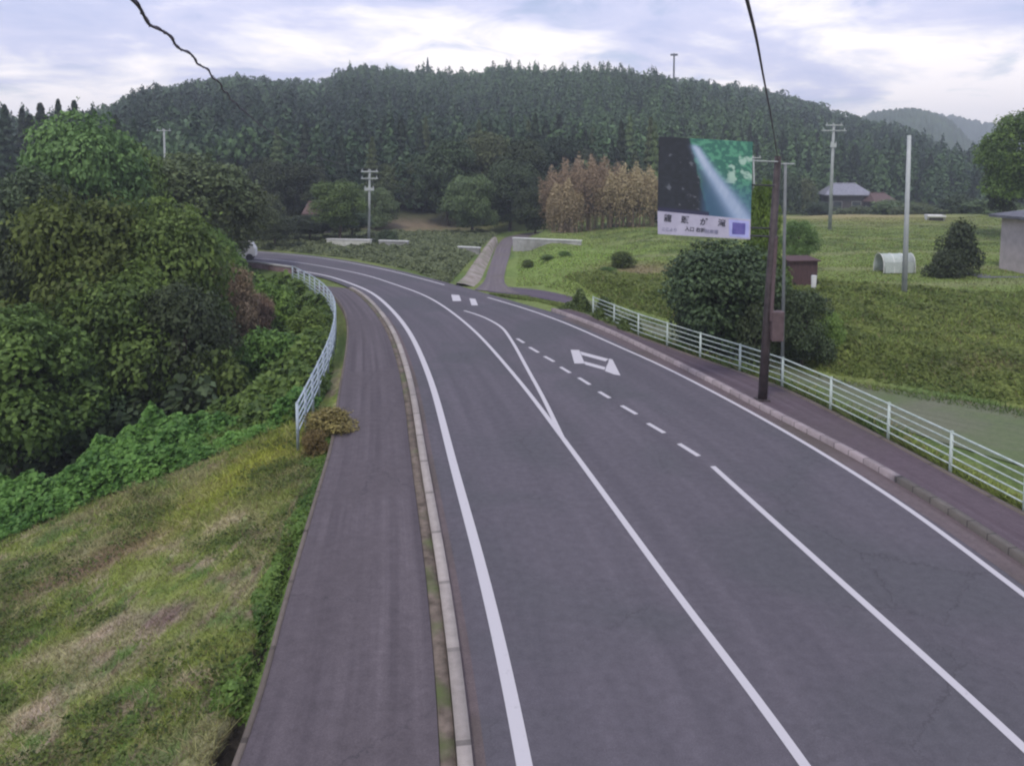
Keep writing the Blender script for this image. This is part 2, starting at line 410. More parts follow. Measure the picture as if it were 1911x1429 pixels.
def mat_asphalt(name, base, streak, patch, sx=1.2, worn=1.0):
    """UV in metres: u across, v along; streaks of wear run along the road"""
    m, t, b = newmat(name)
    uv = t.nodes.new('ShaderNodeUVMap'); uv.uv_map = 'UVMap'
    tcn = t.nodes.new('ShaderNodeTexCoord')
    mp = t.nodes.new('ShaderNodeMapping'); mp.inputs['Scale'].default_value = (sx, .035, 1); t.links.new(uv.outputs[0], mp.inputs[0])
    n = t.nodes.new('ShaderNodeTexNoise'); n.inputs['Scale'].default_value = 1.6; n.inputs['Detail'].default_value = 4; t.links.new(mp.outputs[0], n.inputs[0])
    r = t.nodes.new('ShaderNodeValToRGB'); e = r.color_ramp.elements; e[0].position = .38; e[0].color = (*base, 1); e[1].position = .66; e[1].color = (*streak, 1)
    t.links.new(n.outputs[0], r.inputs[0])
    n2 = t.nodes.new('ShaderNodeTexNoise'); n2.inputs['Scale'].default_value = .22; n2.inputs['Detail'].default_value = 5; n2.inputs['Distortion'].default_value = .6; t.links.new(tcn.outputs['Object'], n2.inputs[0])
    mr = t.nodes.new('ShaderNodeMapRange'); mr.inputs[1].default_value = .48; mr.inputs[2].default_value = .62; mr.inputs[4].default_value = .75 * worn; t.links.new(n2.outputs[0], mr.inputs[0])
    mx = t.nodes.new('ShaderNodeMixRGB'); mx.inputs[2].default_value = (*patch, 1); t.links.new(mr.outputs[0], mx.inputs[0]); t.links.new(r.outputs[0], mx.inputs[1])
    n3 = t.nodes.new('ShaderNodeTexNoise'); n3.inputs['Scale'].default_value = 45; n3.inputs['Detail'].default_value = 5; n3.inputs['Roughness'].default_value = .8; t.links.new(tcn.outputs['Object'], n3.inputs[0])
    g = t.nodes.new('ShaderNodeMapRange'); g.inputs[1].default_value = .3; g.inputs[2].default_value = .7; g.inputs[3].default_value = .7; g.inputs[4].default_value = 1.3; t.links.new(n3.outputs[0], g.inputs[0])
    m2 = t.nodes.new('ShaderNodeMixRGB'); m2.blend_type = 'MULTIPLY'; m2.inputs[0].default_value = 1; t.links.new(mx.outputs[0], m2.inputs[1]); t.links.new(g.outputs[0], m2.inputs[2])
    n4 = t.nodes.new('ShaderNodeTexNoise'); n4.inputs['Scale'].default_value = 5; n4.inputs['Detail'].default_value = 6; n4.inputs['Roughness'].default_value = .7; t.links.new(tcn.outputs['Object'], n4.inputs[0])
    g4_ = t.nodes.new('ShaderNodeMapRange'); g4_.inputs[1].default_value = .3; g4_.inputs[2].default_value = .7; g4_.inputs[3].default_value = .84; g4_.inputs[4].default_value = 1.15; t.links.new(n4.outputs[0], g4_.inputs[0])
    m3 = t.nodes.new('ShaderNodeMixRGB'); m3.blend_type = 'MULTIPLY'; m3.inputs[0].default_value = 1; t.links.new(m2.outputs[0], m3.inputs[1]); t.links.new(g4_.outputs[0], m3.inputs[2])
    vo = t.nodes.new('ShaderNodeTexVoronoi'); vo.feature = 'DISTANCE_TO_EDGE'; vo.inputs['Scale'].default_value = .28
    nw = t.nodes.new('ShaderNodeVectorMath'); nw.operation = 'MULTIPLY_ADD'; t.links.new(n4.outputs[1], nw.inputs[0]); nw.inputs[1].default_value = (.5, .5, .5); t.links.new(tcn.outputs['Object'], nw.inputs[2]); t.links.new(nw.outputs[0], vo.inputs[0])
    ck = t.nodes.new('ShaderNodeMath'); ck.operation = 'LESS_THAN'; ck.inputs[1].default_value = .0035; t.links.new(vo.outputs[0], ck.inputs[0])
    cm = t.nodes.new('ShaderNodeMath'); cm.operation = 'MULTIPLY'; t.links.new(ck.outputs[0], cm.inputs[0]); t.links.new(mr.outputs[0], cm.inputs[1])
    m4 = t.nodes.new('ShaderNodeMixRGB'); m4.inputs[2].default_value = (.05, .045, .05, 1); t.links.new(cm.outputs[0], m4.inputs[0]); t.links.new(m3.outputs[0], m4.inputs[1]); m2 = m4
    t.links.new(m2.outputs[0], b.inputs['Base Color'])
    b.inputs['Roughness'].default_value = .88; b.inputs['Specular IOR Level'].default_value = .25
    bp = t.nodes.new('ShaderNodeBump'); bp.inputs['Strength'].default_value = .35; bp.inputs['Distance'].default_value = .01
    t.links.new(n3.outputs[0], bp.inputs['Height']); t.links.new(bp.outputs[0], b.inputs['Normal'])
    return m
def mat_kerb(name, c, joint=.6, dark=.35):
    """concrete blocks, a joint every so many metres along v"""
    m, t, b = newmat(name)
    uv = t.nodes.new('ShaderNodeUVMap'); uv.uv_map = 'UVMap'
    s = t.nodes.new('ShaderNodeSeparateXYZ'); t.links.new(uv.outputs[0], s.inputs[0])
    def mm(op, a, bb):
        n = t.nodes.new('ShaderNodeMath'); n.operation = op
        for i, v in enumerate((a, bb)):
            if isinstance(v, (int, float)): n.inputs[i].default_value = v
            else: t.links.new(v, n.inputs[i])
        return n.outputs[0]
    fr = mm('FRACT', mm('DIVIDE', s.outputs[1], joint), 0)
    j = mm('LESS_THAN', fr, .05)
    fl = mm('FLOOR', mm('DIVIDE', s.outputs[1], joint), 0)
    wn = t.nodes.new('ShaderNodeTexWhiteNoise'); wn.noise_dimensions = '1D'; t.links.new(fl, wn.inputs['W'])
    tcn = t.nodes.new('ShaderNodeTexCoord')
    n = t.nodes.new('ShaderNodeTexNoise'); n.inputs['Scale'].default_value = 4; n.inputs['Detail'].default_value = 8; n.inputs['Roughness'].default_value = .7; t.links.new(tcn.outputs['Object'], n.inputs[0])
    v = mm('MULTIPLY', mm('ADD', mm('MULTIPLY', wn.outputs[0], .3), .85), mm('ADD', mm('MULTIPLY', n.outputs[0], .9), .5))
    v = mm('MULTIPLY', v, mm('SUBTRACT', 1.0, mm('MULTIPLY', j, 1 - dark)))
    cc = t.nodes.new('ShaderNodeMixRGB'); cc.blend_type = 'MULTIPLY'; cc.inputs[0].default_value = 1; cc.inputs[1].default_value = (*c, 1); t.links.new(v, cc.inputs[2])
    t.links.new(cc.outputs[0], b.inputs['Base Color']); b.inputs['Roughness'].default_value = .9
    return m
def mat_paint(name, c, wear=.5):
    m, t, b = newmat(name)
    tcn = t.nodes.new('ShaderNodeTexCoord')
    n = t.nodes.new('ShaderNodeTexNoise'); n.inputs['Scale'].default_value = 7; n.inputs['Detail'].default_value = 10; n.inputs['Roughness'].default_value = .75; t.links.new(tcn.outputs['Object'], n.inputs[0])
    r = t.nodes.new('ShaderNodeValToRGB'); e = r.color_ramp.elements; e[0].position = .22; e[0].color = (.2, .18, .2, 1); e[1].position = .22 + .25 * wear; e[1].color = (*c, 1)
    t.links.new(n.outputs[0], r.inputs[0]); t.links.new(r.outputs[0], b.inputs['Base Color']); b.inputs['Roughness'].default_value = .7
    return m
M_ground = mat_ground(); M_blade = mat_blade()
M_road = mat_asphalt('asphalt', (.092, .083, .095), (.113, .101, .115), (.083, .081, .088))
M_walk = mat_asphalt('path_asphalt', (.080, .067, .074), (.122, .103, .111), (.094, .079, .085), sx=2.0)
M_walkR = mat_asphalt('right_path_asphalt', (.088, .064, .074), (.115, .088, .102), (.092, .074, .076), sx=2.0)
M_lane = mat_asphalt('lane_asphalt', (.12, .13, .08), (.15, .155, .10), (.10, .14, .05), sx=1.0)
M_side = mat_asphalt('side_road_asphalt', (.12, .10, .11), (.17, .145, .145), (.14, .12, .11), sx=1.5)
M_side2 = mat_asphalt('junction_asphalt', (.088, .068, .088), (.11, .09, .108), (.09, .078, .09), sx=1.0)
M_gutter = mat_asphalt('gutter', (.115, .088, .092), (.140, .112, .112), (.09, .075, .062), sx=2.0)
M_kerb = mat_kerb('kerb_concrete', (.33, .29, .26), 2.0, .6)
M_kerbR = mat_kerb('kerb_concrete_right', (.30, .25, .25), .6)
M_block = mat_kerb('kerb_face', (.125, .11, .095), .6)
M_edge = mat_kerb('edge_concrete', (.13, .105, .085), 2.0, .6)
M_dirt = mat_noise('dirty_concrete', (.07, .055, .04), (.19, .15, .12), 3.5, .95, .5, c3=(.09, .11, .04), scale2=1.3)
M_white = mat_paint('line_paint', (.49, .465, .475), .75)
M_fence = mat_noise('fence_paint', (.36, .44, .38), (.54, .60, .56), 6, .5, .05, spec=.4)
M_fenceL = mat_noise('fence_paint_bluish', (.27, .33, .38), (.44, .50, .54), 5, .5, .05, spec=.4)
M_conc = mat_noise('concrete', (.30, .30, .29), (.42, .41, .40), 3, .9, .2, c3=(.22, .22, .2))
M_pole = mat_noise('concrete_pole', (.27, .29, .28), (.36, .38, .37), 2, .85, .1)
M_polepale = mat_noise('pale_pole', (.38, .41, .40), (.46, .48, .47), 2, .8, .1)
M_dimpole = mat_noise('grey_steel', (.13, .14, .14), (.19, .20, .20), 2, .7, .1)
M_brown = mat_noise('brown_steel', (.035, .027, .027), (.070, .054, .055), 5, .6, .1)
M_brownbox = mat_noise('brown_box', (.085, .058, .06), (.13, .09, .092), 5, .6, .1)
M_wire = mat_noise('cable_rubber', (.075, .06, .085), (.14, .115, .15), 9, .6, 0)
M_dark = mat_noise('dark_metal', (.03, .03, .035), (.06, .06, .065), 5, .6, 0)
M_bark = mat_noise('bark', (.05, .038, .028), (.13, .105, .08), 6, .95, .6, stretch=(1, 1, .25))
L_mid = mat_leaf('leaf_mid', (.032, .057, .015), (.150, .215, .048), .35)
L_lite = mat_leaf('leaf_light', (.04, .075, .02), (.14, .21, .06))
L_olive = mat_leaf('leaf_olive', (.055, .078, .032), (.135, .175, .070))
L_dark = mat_leaf('leaf_dark', (.018, .028, .012), (.062, .088, .036), .15)
L_bright = mat_leaf('leaf_bright', (.05, .10, .015), (.17, .26, .05), .3)
L_scrub = mat_leaf('leaf_scrub', (.085, .115, .055), (.22, .27, .13), .35)
L_weed = mat_leaf('leaf_weed', (.095, .145, .035), (.22, .29, .075), .45)
L_kudzu = mat_leaf('leaf_kudzu', (.04, .09, .02), (.15, .25, .055), .3)
L_cedar = mat_leaf('leaf_cedar', (.011, .021, .012), (.045, .070, .036), .08)
L_brown = mat_leaf('leaf_brown', (.075, .05, .03), (.22, .15, .10), .2)
L_rust = mat_leaf('leaf_rust', (.08, .055, .02), (.22, .175, .06), .2)
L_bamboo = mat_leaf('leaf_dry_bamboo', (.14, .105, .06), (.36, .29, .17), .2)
L_forest = mat_leaf('leaf_forest', (.012, .025, .011), (.070, .108, .038), .1)

# ------------------------------------------------------------------ ground
def axis(segs):
    out = []
    for a, b, s in segs: out += list(np.arange(a, b, s))
    out.append(segs[-1][1]); return np.array(out)
xs = axis([(-850, -300, 20), (-300, -80, 6), (-80, -24, 1.6), (-24, -10, .4), (-10, -2, .12), (-2, 24, .4), (24, 80, 1.6), (80, 300, 6), (300, 850, 20)])
ys = axis([(-300, -60, 40), (-60, 0, 6), (0, 6, 1), (6, 62, .4), (62, 100, 1.2), (100, 200, 3), (200, 460, 8), (460, 800, 30), (800, 1140, 40)])
X, Y = np.meshgrid(xs, ys); X = X.ravel(); Y = Y.ravel(); Z = hgt(X, Y)
nx = len(xs); ny = len(ys)
i = (np.arange(ny - 1)[:, None] * nx + np.arange(nx - 1)[None]).ravel()
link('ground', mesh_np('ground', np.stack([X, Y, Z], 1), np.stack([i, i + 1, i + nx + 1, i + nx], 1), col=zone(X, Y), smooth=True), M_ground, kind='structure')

# far hills
def far_hill(name, prof, R, depth, seed, mat):
    n = 260; m = 26; r = np.random.RandomState(seed)
    px = np.linspace(prof[0][0], prof[-1][0], n); top = np.interp(px, *zip(*prof))
    V = []
    for j in range(m):
        t = j / (m - 1)
        for k in range(n):
            Yk = R - depth * (1 - t); zt = H + (320 - top[k]) / 1400 * R
            V.append(((px[k] - 955.5) / 1400 * R * (Yk / R), Yk, -6 + (zt + 6) * math.sin(t * math.pi / 2) + r.uniform(-1, 1) * R * .0035 * (.4 + t)))
    for k in range(n): V.append((V[(m - 1) * n + k][0], R + depth, -6))
    V = np.array(V); i = (np.arange(m)[:, None] * n + np.arange(n - 1)[None]).ravel()
    link(name, mesh_np(name, V, np.stack([i, i + 1, i + n + 1, i + n], 1), smooth=False), mat, kind='structure')
M_fh = mat_noise('wooded_slope', (.05, .075, .045), (.10, .14, .08), .05, .95, 0, detail=8)
far_hill('hills', [(1380, 290), (1480, 262), (1560, 240), (1620, 216), (1660, 211), (1700, 209), (1740, 218), (1770, 232), (1800, 262), (1850, 300), (1950, 320)], 600, 200, 1, M_fh)
far_hill('hills', [(1500, 300), (1600, 232), (1700, 215), (1780, 222), (1800, 228), (1850, 238), (1900, 246), (2050, 236), (2300, 260), (2500, 300)], 930, 180, 2, M_fh)

# ------------------------------------------------------------------ road, paths, kerbs, markings
def strip(name, a, b, z, mat, za=None, n=None, hf=None, **k):
    """sheet between polylines a (left) and b (right); uv in metres"""
    L = np.hypot(*np.diff(a, axis=0).T).sum(); n = n or max(3, int(L / .5)); m = 9
    a = resamp(a, n); b = resamp(b, n); V = []; UV = []
    dv = np.r_[0, np.cumsum(np.hypot(*np.diff((a + b) / 2, axis=0).T))]
    W = np.hypot(*(a - b).T).mean()
    for j in range(m):
        t = j / (m - 1); p = a * (1 - t) + b * t
        zz = hf(p[:, 0], p[:, 1]) + z if hf else np.full(n, z)
        V.append(np.column_stack([p, zz])); UV.append(np.column_stack([np.full(n, t * W), dv]))
    i = (np.arange(m - 1)[:, None] * n + np.arange(n - 1)[None]).ravel()
    return link(name, mesh_np(name, np.vstack(V), np.stack([i, i + n, i + n + 1, i + 1], 1), uv=np.vstack(UV), smooth=True), mat, **k)
def solid(name, a, b, z0, z1, mat, step=.3, **k):
    """raised strip with a top and two sides, uv along"""
    L = np.hypot(*np.diff(a, axis=0).T).sum(); n = max(2, int(L / step))
    a = resamp(a, n); b = resamp(b, n); dv = np.r_[0, np.cumsum(np.hypot(*np.diff(a, axis=0).T))]
    rows = [(a, z0), (a, z1), (b, z1), (b, z0)]
    V = np.vstack([np.column_stack([p, np.full(n, z)]) for p, z in rows]); UV = np.vstack([np.column_stack([np.full(n, q * .2), dv]) for q in range(4)])
    i = (np.arange(3)[:, None] * n + np.arange(n - 1)[None]).ravel()
    F_ = np.stack([i, i + n, i + n + 1, i + 1], 1)
    F_ = np.vstack([F_, [[0, n, 2 * n, 3 * n]], [[n - 1, 2 * n - 1, 3 * n - 1, 4 * n - 1]]])
    return link(name, mesh_np(name, V, F_, uv=UV), mat, **k)
def upto(p, y): return p[p[:, 1] <= y]
def after(p, y): return p[p[:, 1] >= y]
ROADR = smooth_line([tuple(q) for q in roadRedge[::6]], it=2)
strip('road', kerbL, ROADR, 0.0, M_road, kind='structure')
strip('gutter', upto(kerbL, 40), upto(offset(lineL, -.50), 40), .004, M_gutter, kind='structure')
strip('gutter', offset(upto(kerbR, 40), -.55), upto(kerbR, 40), .004, M_gutter, kind='structure')
kl = upto(kerbL, 49.5)
solid('kerb', offset(kl, -.20), kl, -.08, .15, M_kerb, kind='structure')
solid('kerb', offset(kl, -.42), offset(kl, -.215), -.08, .115, M_dirt, kind='structure')
strip('pavement', walkL, offset(kl, -.43), .105, M_walk, kind='structure')
solid('path_edge', offset(walkL, -.09), offset(walkL, -.005), -.3, .12, M_edge, kind='structure')
kr = kerbR
kj = int(np.argmin(abs(kr[:, 1] - 18.2)))
solid('kerb', kr[kj:], offset(kr, .20)[kj:], -.08, .15, M_kerbR, kind='structure')
solid('kerb', kr[:kj + 1], offset(kr, .20)[:kj + 1], -.08, .15, M_block, kind='structure')
fl = smooth_line([(a - .12, b) for a, b in [(14.8, 1.5)] + fence_pts + [(3.3, 41.6)]], it=3)
strip('pavement', offset(kr, .21), offset(fl, -.15), .105, M_walkR, kind='structure')
solid('path_edge', offset(fl, -.15), offset(fl, .02), -.3, .12, M_edge, kind='structure')
# markings
def line(p, wdt, z=.008):
    strip('road_marking', offset(p, -wdt / 2), offset(p, wdt / 2), z, M_white, kind='structure')
line(lineL, .215); line(lineC, .15)
line(after(lineR, 0)[lineR[:, 1] < 46.5], .14); line(after(lineR, 51), .14)
lineD = smooth_line([(8.0, 1.5), (6.96, 9.55), (6.32, 13.42), (5.33, 19.32)])
line(lineD, .15)
for (a, b), (c, d) in (((965, 632), (978, 640)), ((988, 648), (1005, 658)), ((1016, 665), (1034, 675)), ((1046, 685), (1064, 696)), ((1080, 705), (1101, 718)), ((1118, 731), (1138, 743)), ((1160, 757), (1188, 773)), ((1209, 790), (1240, 808)), ((1267, 828), (1304, 851))):
    line(np.array([G(a, b), G(c, d)]), .15)
line(smooth_line([G(1050, 818), G(1015, 745), G(985, 690), G(962, 648), G(947, 624), G(936, 611), G(915, 598), G(892, 588), G(866, 580)], it=1), .14, .012)
def poly_mark(pxs):
    mb = MB(); v = [(*G(a, b), .009) for a, b in pxs]
    mb.add(v, [tuple(range(len(v)))]).build('road_marking', M_white, kind='structure')
poly_mark([(1065, 653), (1081, 653.5), (1091, 678.5), (1072, 678.5)])
poly_mark([(1082.5, 656), (1136, 670.2), (1130, 674.5), (1085.5, 662.5)])
poly_mark([(1090, 674.5), (1130, 685.5), (1128, 690.5), (1092, 680.5)])
poly_mark([(1136.8, 669.5), (1143, 671), (1158, 701), (1146, 699), (1129, 692.5), (1131.5, 684.5), (1135, 677)])
poly_mark([(842, 550), (857, 551), (861, 562), (845, 562)])
poly_mark([(876, 557), (887, 558), (892, 570), (880, 570)])
# lower lane behind the right fence, side road
lin = smooth_line([(60, -14), (30, 8), (18, 17), (13.5, 22.5), (11.6, 26.6), (9.8, 31), (7.6, 36), (5.4, 41.2), (3.6, 43.6)])
lout = smooth_line([(60, 7.5), (40, 15.6), (26, 22.1), (18.1, 25.9), (13.1, 29.9), (10.7, 34.2), (8.3, 39.2), (6.0, 43.0), (4.6, 45.4)])
strip('lane', lin, lout, .035, M_lane, hf=hgt, kind='structure')
strip('lane', smooth_line([(3.65, 43.5), (2.6, 44.9), (1.2, 46.6), (-.6, 47.8), (-1.6, 48.6)]), smooth_line([(4.65, 45.3), (3.5, 47.0), (2.0, 49.2), (.6, 50.2), (-.4, 50.6)]), .042, M_side2, hf=hgt, kind='structure')
sa = smooth_line([(-2.5, 49.4), (-2.0, 53), (-1.9, 60), (-1.75, 70), (-1.5, 80), (-.4, 90), (4, 98), (12, 106)])
sb = smooth_line([(.5, 47.6), (-.5, 52), (-.5, 60), (-.2, 70), (.1, 80), (1.6, 88), (6, 95.5), (14, 103)])
strip('side_road', sa, sb, .05, M_side, hf=hgt, kind='structure')

# ------------------------------------------------------------------ leaves
rs = np.random.RandomState(7)
def unit(v): return v / (np.linalg.norm(v, axis=1)[:, None] + 1e-9)
def leaf_quads(P, Nn, s, r, aspect=.6, fold=.18):
    """rhombic leaf at each point P with normal Nn and half-length s"""
    n = len(P); t = unit(np.cross(Nn, r.normal(size=(n, 3)))); b = np.cross(Nn, t)
    s = s[:, None]
    V = np.stack([P - t * s, P - b * s * aspect + Nn * s * fold, P + t * s, P + b * s * aspect + Nn * s * fold], 1).reshape(-1, 3)
    return V, np.arange(4 * n).reshape(n, 4)
def crown_mesh(name, blobs, n, s, seed, bottom=-.75, rag=.15):
    r = np.random.RandomState(seed); B = np.array(blobs, float)
    wgt = (B[:, 3] * B[:, 4] + B[:, 4] * B[:, 5] + B[:, 3] * B[:, 5]); wgt /= wgt.sum()
    k = r.choice(len(B), n, p=wgt); d = unit(r.normal(size=(n, 3)))
    d[:, 2] = np.where(d[:, 2] < bottom, -d[:, 2], d[:, 2])
    rad = 1 - np.abs(r.normal(size=n)) * .20; far = r.uniform(size=n) < rag; rad[far] += r.uniform(0, .42, far.sum()) * (.5 + .5 * np.sin(d[far, 0] * 11 + d[far, 1] * 13 + k[far]))
    rad *= 1 + .13 * np.sin(d[:, 0] * 7 + k) * np.sin(d[:, 1] * 6 + 2 * k) + .1 * np.sin(d[:, 2] * 9 + k * 3)
    P = B[k, :3] + d * B[k, 3:6] * rad[:, None]
    Nn = unit(d * .7 + np.array([0, 0, .55]) + r.normal(size=(n, 3)) * .45)
    V, Fq = leaf_quads(P, Nn, s * r.uniform(.45, 1.5, n), r)
    bt = r.uniform(.1, .9, len(B))
    t = np.clip(bt[k] * .6 + r.uniform(0, .55, n) - .05, 0, 1)
    return mesh_np(name, V, Fq, tint=np.repeat(t, 4))
def lumpy(cx, cy, cz, rx, ry, rz, nb, rb, seed, core=.72):
    r = np.random.RandomState(seed); out = [(cx, cy, cz, rx * core, ry * core, rz * core)]
    for _ in range(nb):
        d = unit(r.normal(size=(1, 3)))[0]
        if d[2] < -.55: d[2] *= -1
        q = rb * r.uniform(.65, 1.3)
        out.append((cx + d[0] * (rx - q * .5) * r.uniform(.75, 1.02), cy + d[1] * (ry - q * .5) * r.uniform(.75, 1.02), cz + d[2] * (rz - q * .5) * r.uniform(.75, 1.05), q, q, q * .8))
    return out
def trunk_mesh(name, hgt_, r0, limbs, seed, zfork=.35):
    r = random.Random(seed); mb = MB()
    top = Vector((r.uniform(-.3, .3), r.uniform(-.3, .3), hgt_ * .85))
    mid = Vector((r.uniform(-.2, .2), r.uniform(-.2, .2), hgt_ * zfork))
    mb.tube([(0, 0, -.4), (0, 0, .2), mid, (mid + top) / 2 + Vector((.15, -.1, 0)), top], [r0 * 1.35, r0, r0 * .75, r0 * .45, r0 * .12], 9)
    for e in limbs:
        a = mid.lerp(top, r.uniform(0, .5)); e = Vector(e)
        mb.tube([a, a.lerp(e, .5) + Vector((0, 0, .25)), e], [r0 * .4, r0 * .25, r0 * .07], 6)
    return mb.mesh(name, True)
BROAD = []
for sd_, (nl, ls) in enumerate([(26000, .095), (26000, .10), (24000, .11), (24000, .095)]):
    bl = lumpy(0, 0, 4.6, 3.0, 3.0, 3.0, 34, 1.0, 20 + sd_) + lumpy(.8 - sd_ * .5, .3, 3.0, 2.2, 2.2, 1.6, 12, .8, 40 + sd_)
    BROAD.append((crown_mesh('crown', bl, nl, ls, sd_), trunk_mesh('trunk', 6.5, .19, [b[:3] for b in bl[3:12]], sd_), 7.7, 3.1))
SHRUB = []
for sd_ in range(3):
    bl = lumpy(0, 0, 1.0, 1.25, 1.25, 1.15, 18, .48, 60 + sd_) + lumpy(.3, 0, .5, 1.3, 1.3, .6, 8, .4, 70 + sd_)
    SHRUB.append((crown_mesh('crown', bl, 6000, .075, 100 + sd_, -.95, .45), trunk_mesh('trunk', 1.8, .05, [b[:3] for b in bl[3:9]], sd_, .15), 2.3, 1.45))
CONIF = []
for sd_ in range(3):
    r = np.random.RandomState(200 + sd_); n = 7500; hh = r.uniform(.12, 1, n) ** .85
    Rz = 1.9 * (1 - hh) ** .75 + .06; lay = .78 + .22 * np.sin(hh * 85 + sd_)
    an = r.uniform(0, 6.283, n); q = np.sqrt(r.uniform(.15, 1, n)) * Rz * lay * (1 + .2 * np.sin(an * 5 + hh * 20))
    P = np.stack([np.cos(an) * q, np.sin(an) * q, hh * 12 - q * .35], 1)
    Nn = unit(np.stack([np.cos(an) * .7, np.sin(an) * .7, np.full(n, .55)], 1) + r.normal(size=(n, 3)) * .35)
    V, Fq = leaf_quads(P, Nn, .20 * r.uniform(.6, 1.3, n), r, .45)
    t = np.clip(.5 + .25 * np.sin(an * 3 + hh * 25) + r.uniform(-.3, .3, n), 0, 1)
    me = mesh_np('crown', V, Fq, tint=np.repeat(t, 4))
    tm = MB().tube([(0, 0, -.5), (0, 0, 3), (0, 0, 11.6)], [.26, .2, .03], 8).mesh('trunk', True)
    CONIF.append((me, tm, 12.0, 1.9))
_var = {}
def variant(lib, kind, i, mat):
    """the same crown with its own leaf material: a linked copy per material"""
    key = (kind, i, mat.name)
    if key not in _var:
        me, tm, hh, rr = lib[i]; me = me.copy(); me.materials.clear(); me.materials.append(mat)
        if not tm.materials: tm.materials.append(M_bark)
        root = empty({'B': 'broadleaf_tree', 'S': 'shrub', 'C': 'cedar_tree'}[kind])
        c = link('crown', me, None, root); t = link('trunk', tm, None, root)
        _var[key] = [root, c, t, False, hh, rr]
    return _var[key]
rt = random.Random(5)
SPREAD = [1.0]
def plant(kind, px, top, Y, wpx, mat, label, cat='tree', group=None, i=None, sink=0, name=None):
    lib = {'B': BROAD, 'S': SHRUB, 'C': CONIF}[kind]
    i = rt.randrange(len(lib)) if i is None else i % len(lib)
    v = variant(lib, kind, i, mat)
    if not v[3]: root = v[0]; v[3] = True
    else:
        root = v[0].copy(); COL.objects.link(root)
        for ch in (v[1], v[2]):
            c = ch.copy(); COL.objects.link(c); c.parent = root
        for k_ in ('group',):
            if k_ in root: del root[k_]
    tp = A(px, top, Y); g = h1(tp.x, Y) - sink
    hh = max(.4, tp.z - g); s = SPREAD[0] * wpx / 1400 * Y / 2 / v[5]
    root.location = (tp.x, Y, g); root.scale = (s, s, hh / v[4]); root.rotation_euler = (0, 0, rt.uniform(0, 6.28))
    tag(root, label, cat, group)
    if name: root.name = name
    return root
def ground_leaves(name, poly, n, s, seed, mat, mound=.5, fs=.5, base=0.0, label=None, extra=None, up=1.0):
    """countless leaves lying on and over the ground inside a polygon"""
    r = np.random.RandomState(seed); P = np.array(poly); lo = P.min(0); hi = P.max(0)
    x = np.empty(0); y = np.empty(0)
    while len(x) < n:
        a = r.uniform(lo[0], hi[0], n); b = r.uniform(lo[1], hi[1], n)
        # denser near the camera
        k = inside(a, b, poly) & (r.uniform(size=n) < np.clip(22 / np.maximum(b, 1), .25, 1))
        x = np.r_[x, a[k]]; y = np.r_[y, b[k]]
    x = x[:n]; y = y[:n]
    top = mound * (.55 + .9 * rnd_field(x, y, fs * 3, seed) + .6 * rnd_field(x, y, fs * 9, seed + 1)); top = np.maximum(top, .05)
    edge = dist(x, y, list(poly) + [poly[0]]); top *= ss(edge / .7 + .25)
    z = hgt(x, y) + base + top * (1 - np.abs(r.normal(size=n)) * .3)
    sz = s * r.uniform(.6, 1.3, n) * np.clip(y / 20, 1, 2.2)
    Nn = unit(r.normal(size=(n, 3)) * .6 + np.array([0, -.25, up]))
    V, Fq = leaf_quads(np.stack([x, y, z], 1), Nn, sz, r, .75)
    t = np.clip(.45 + .5 * rnd_field(x, y, 2.2, seed + 4) + r.uniform(-.3, .35, n), 0, 1)
    return link(name, mesh_np(name, V, Fq, tint=np.repeat(t, 4)), mat, kind='stuff', label=label)

# ground cover on the left: vines in front of the drop, vines and scrub by the fence
vine1 = [(-24, 12.5), (-17.5, 17.2), (-13.6, 19.8), (-11.6, 21.2), (-10.0, 22.2), (-8.4, 23.4), (-6.7, 25.0), (-6.9, 27.5), (-9.5, 27.6), (-13, 26.8), (-17.5, 24.5), (-22, 20.5), (-29, 15)]
ground_leaves('vine_ground_cover', vine1, 70000, .085, 31, L_kudzu, .95)
vine2 = [(-6.9, 24.2), (-6.75, 27), (-7.6, 31), (-8.9, 37), (-10.3, 42), (-12.6, 47.5), (-15.6, 53.0), (-19, 57.0), (-30, 62), (-34, 55), (-24, 47), (-17, 38), (-12.5, 30), (-10.5, 24)]
ground_leaves('vine_ground_cover', vine2, 50000, .10, 33, L_kudzu, 1.3, .35)
gl = [(-9, 27), (-12, 29), (-17, 38), (-26, 48), (-44, 56), (-70, 50), (-60, 20), (-42, 6), (-30, 12), (-16, 24)]
ground_leaves('undergrowth', gl, 45000, .15, 35, L_dark, 2.2, .3)
# weeds along the left path edge
wd = []
for q in walkL[(walkL[:, 1] > 10.5) & (walkL[:, 1] < 25)]: wd.append((q[0] - .12, q[1]))
wd = [(x + .12 + .16 * math.sin(y * 2.1) + (.25 if 17 < y < 20 else 0), y) for x, y in wd]
wide = [(x - .5 - .3 * abs(math.sin(y * 1.3)), y) for x, y in wd[::-1]]
ground_leaves('weeds', wd + wide, 11000, .055, 37, L_kudzu, .26, .9)
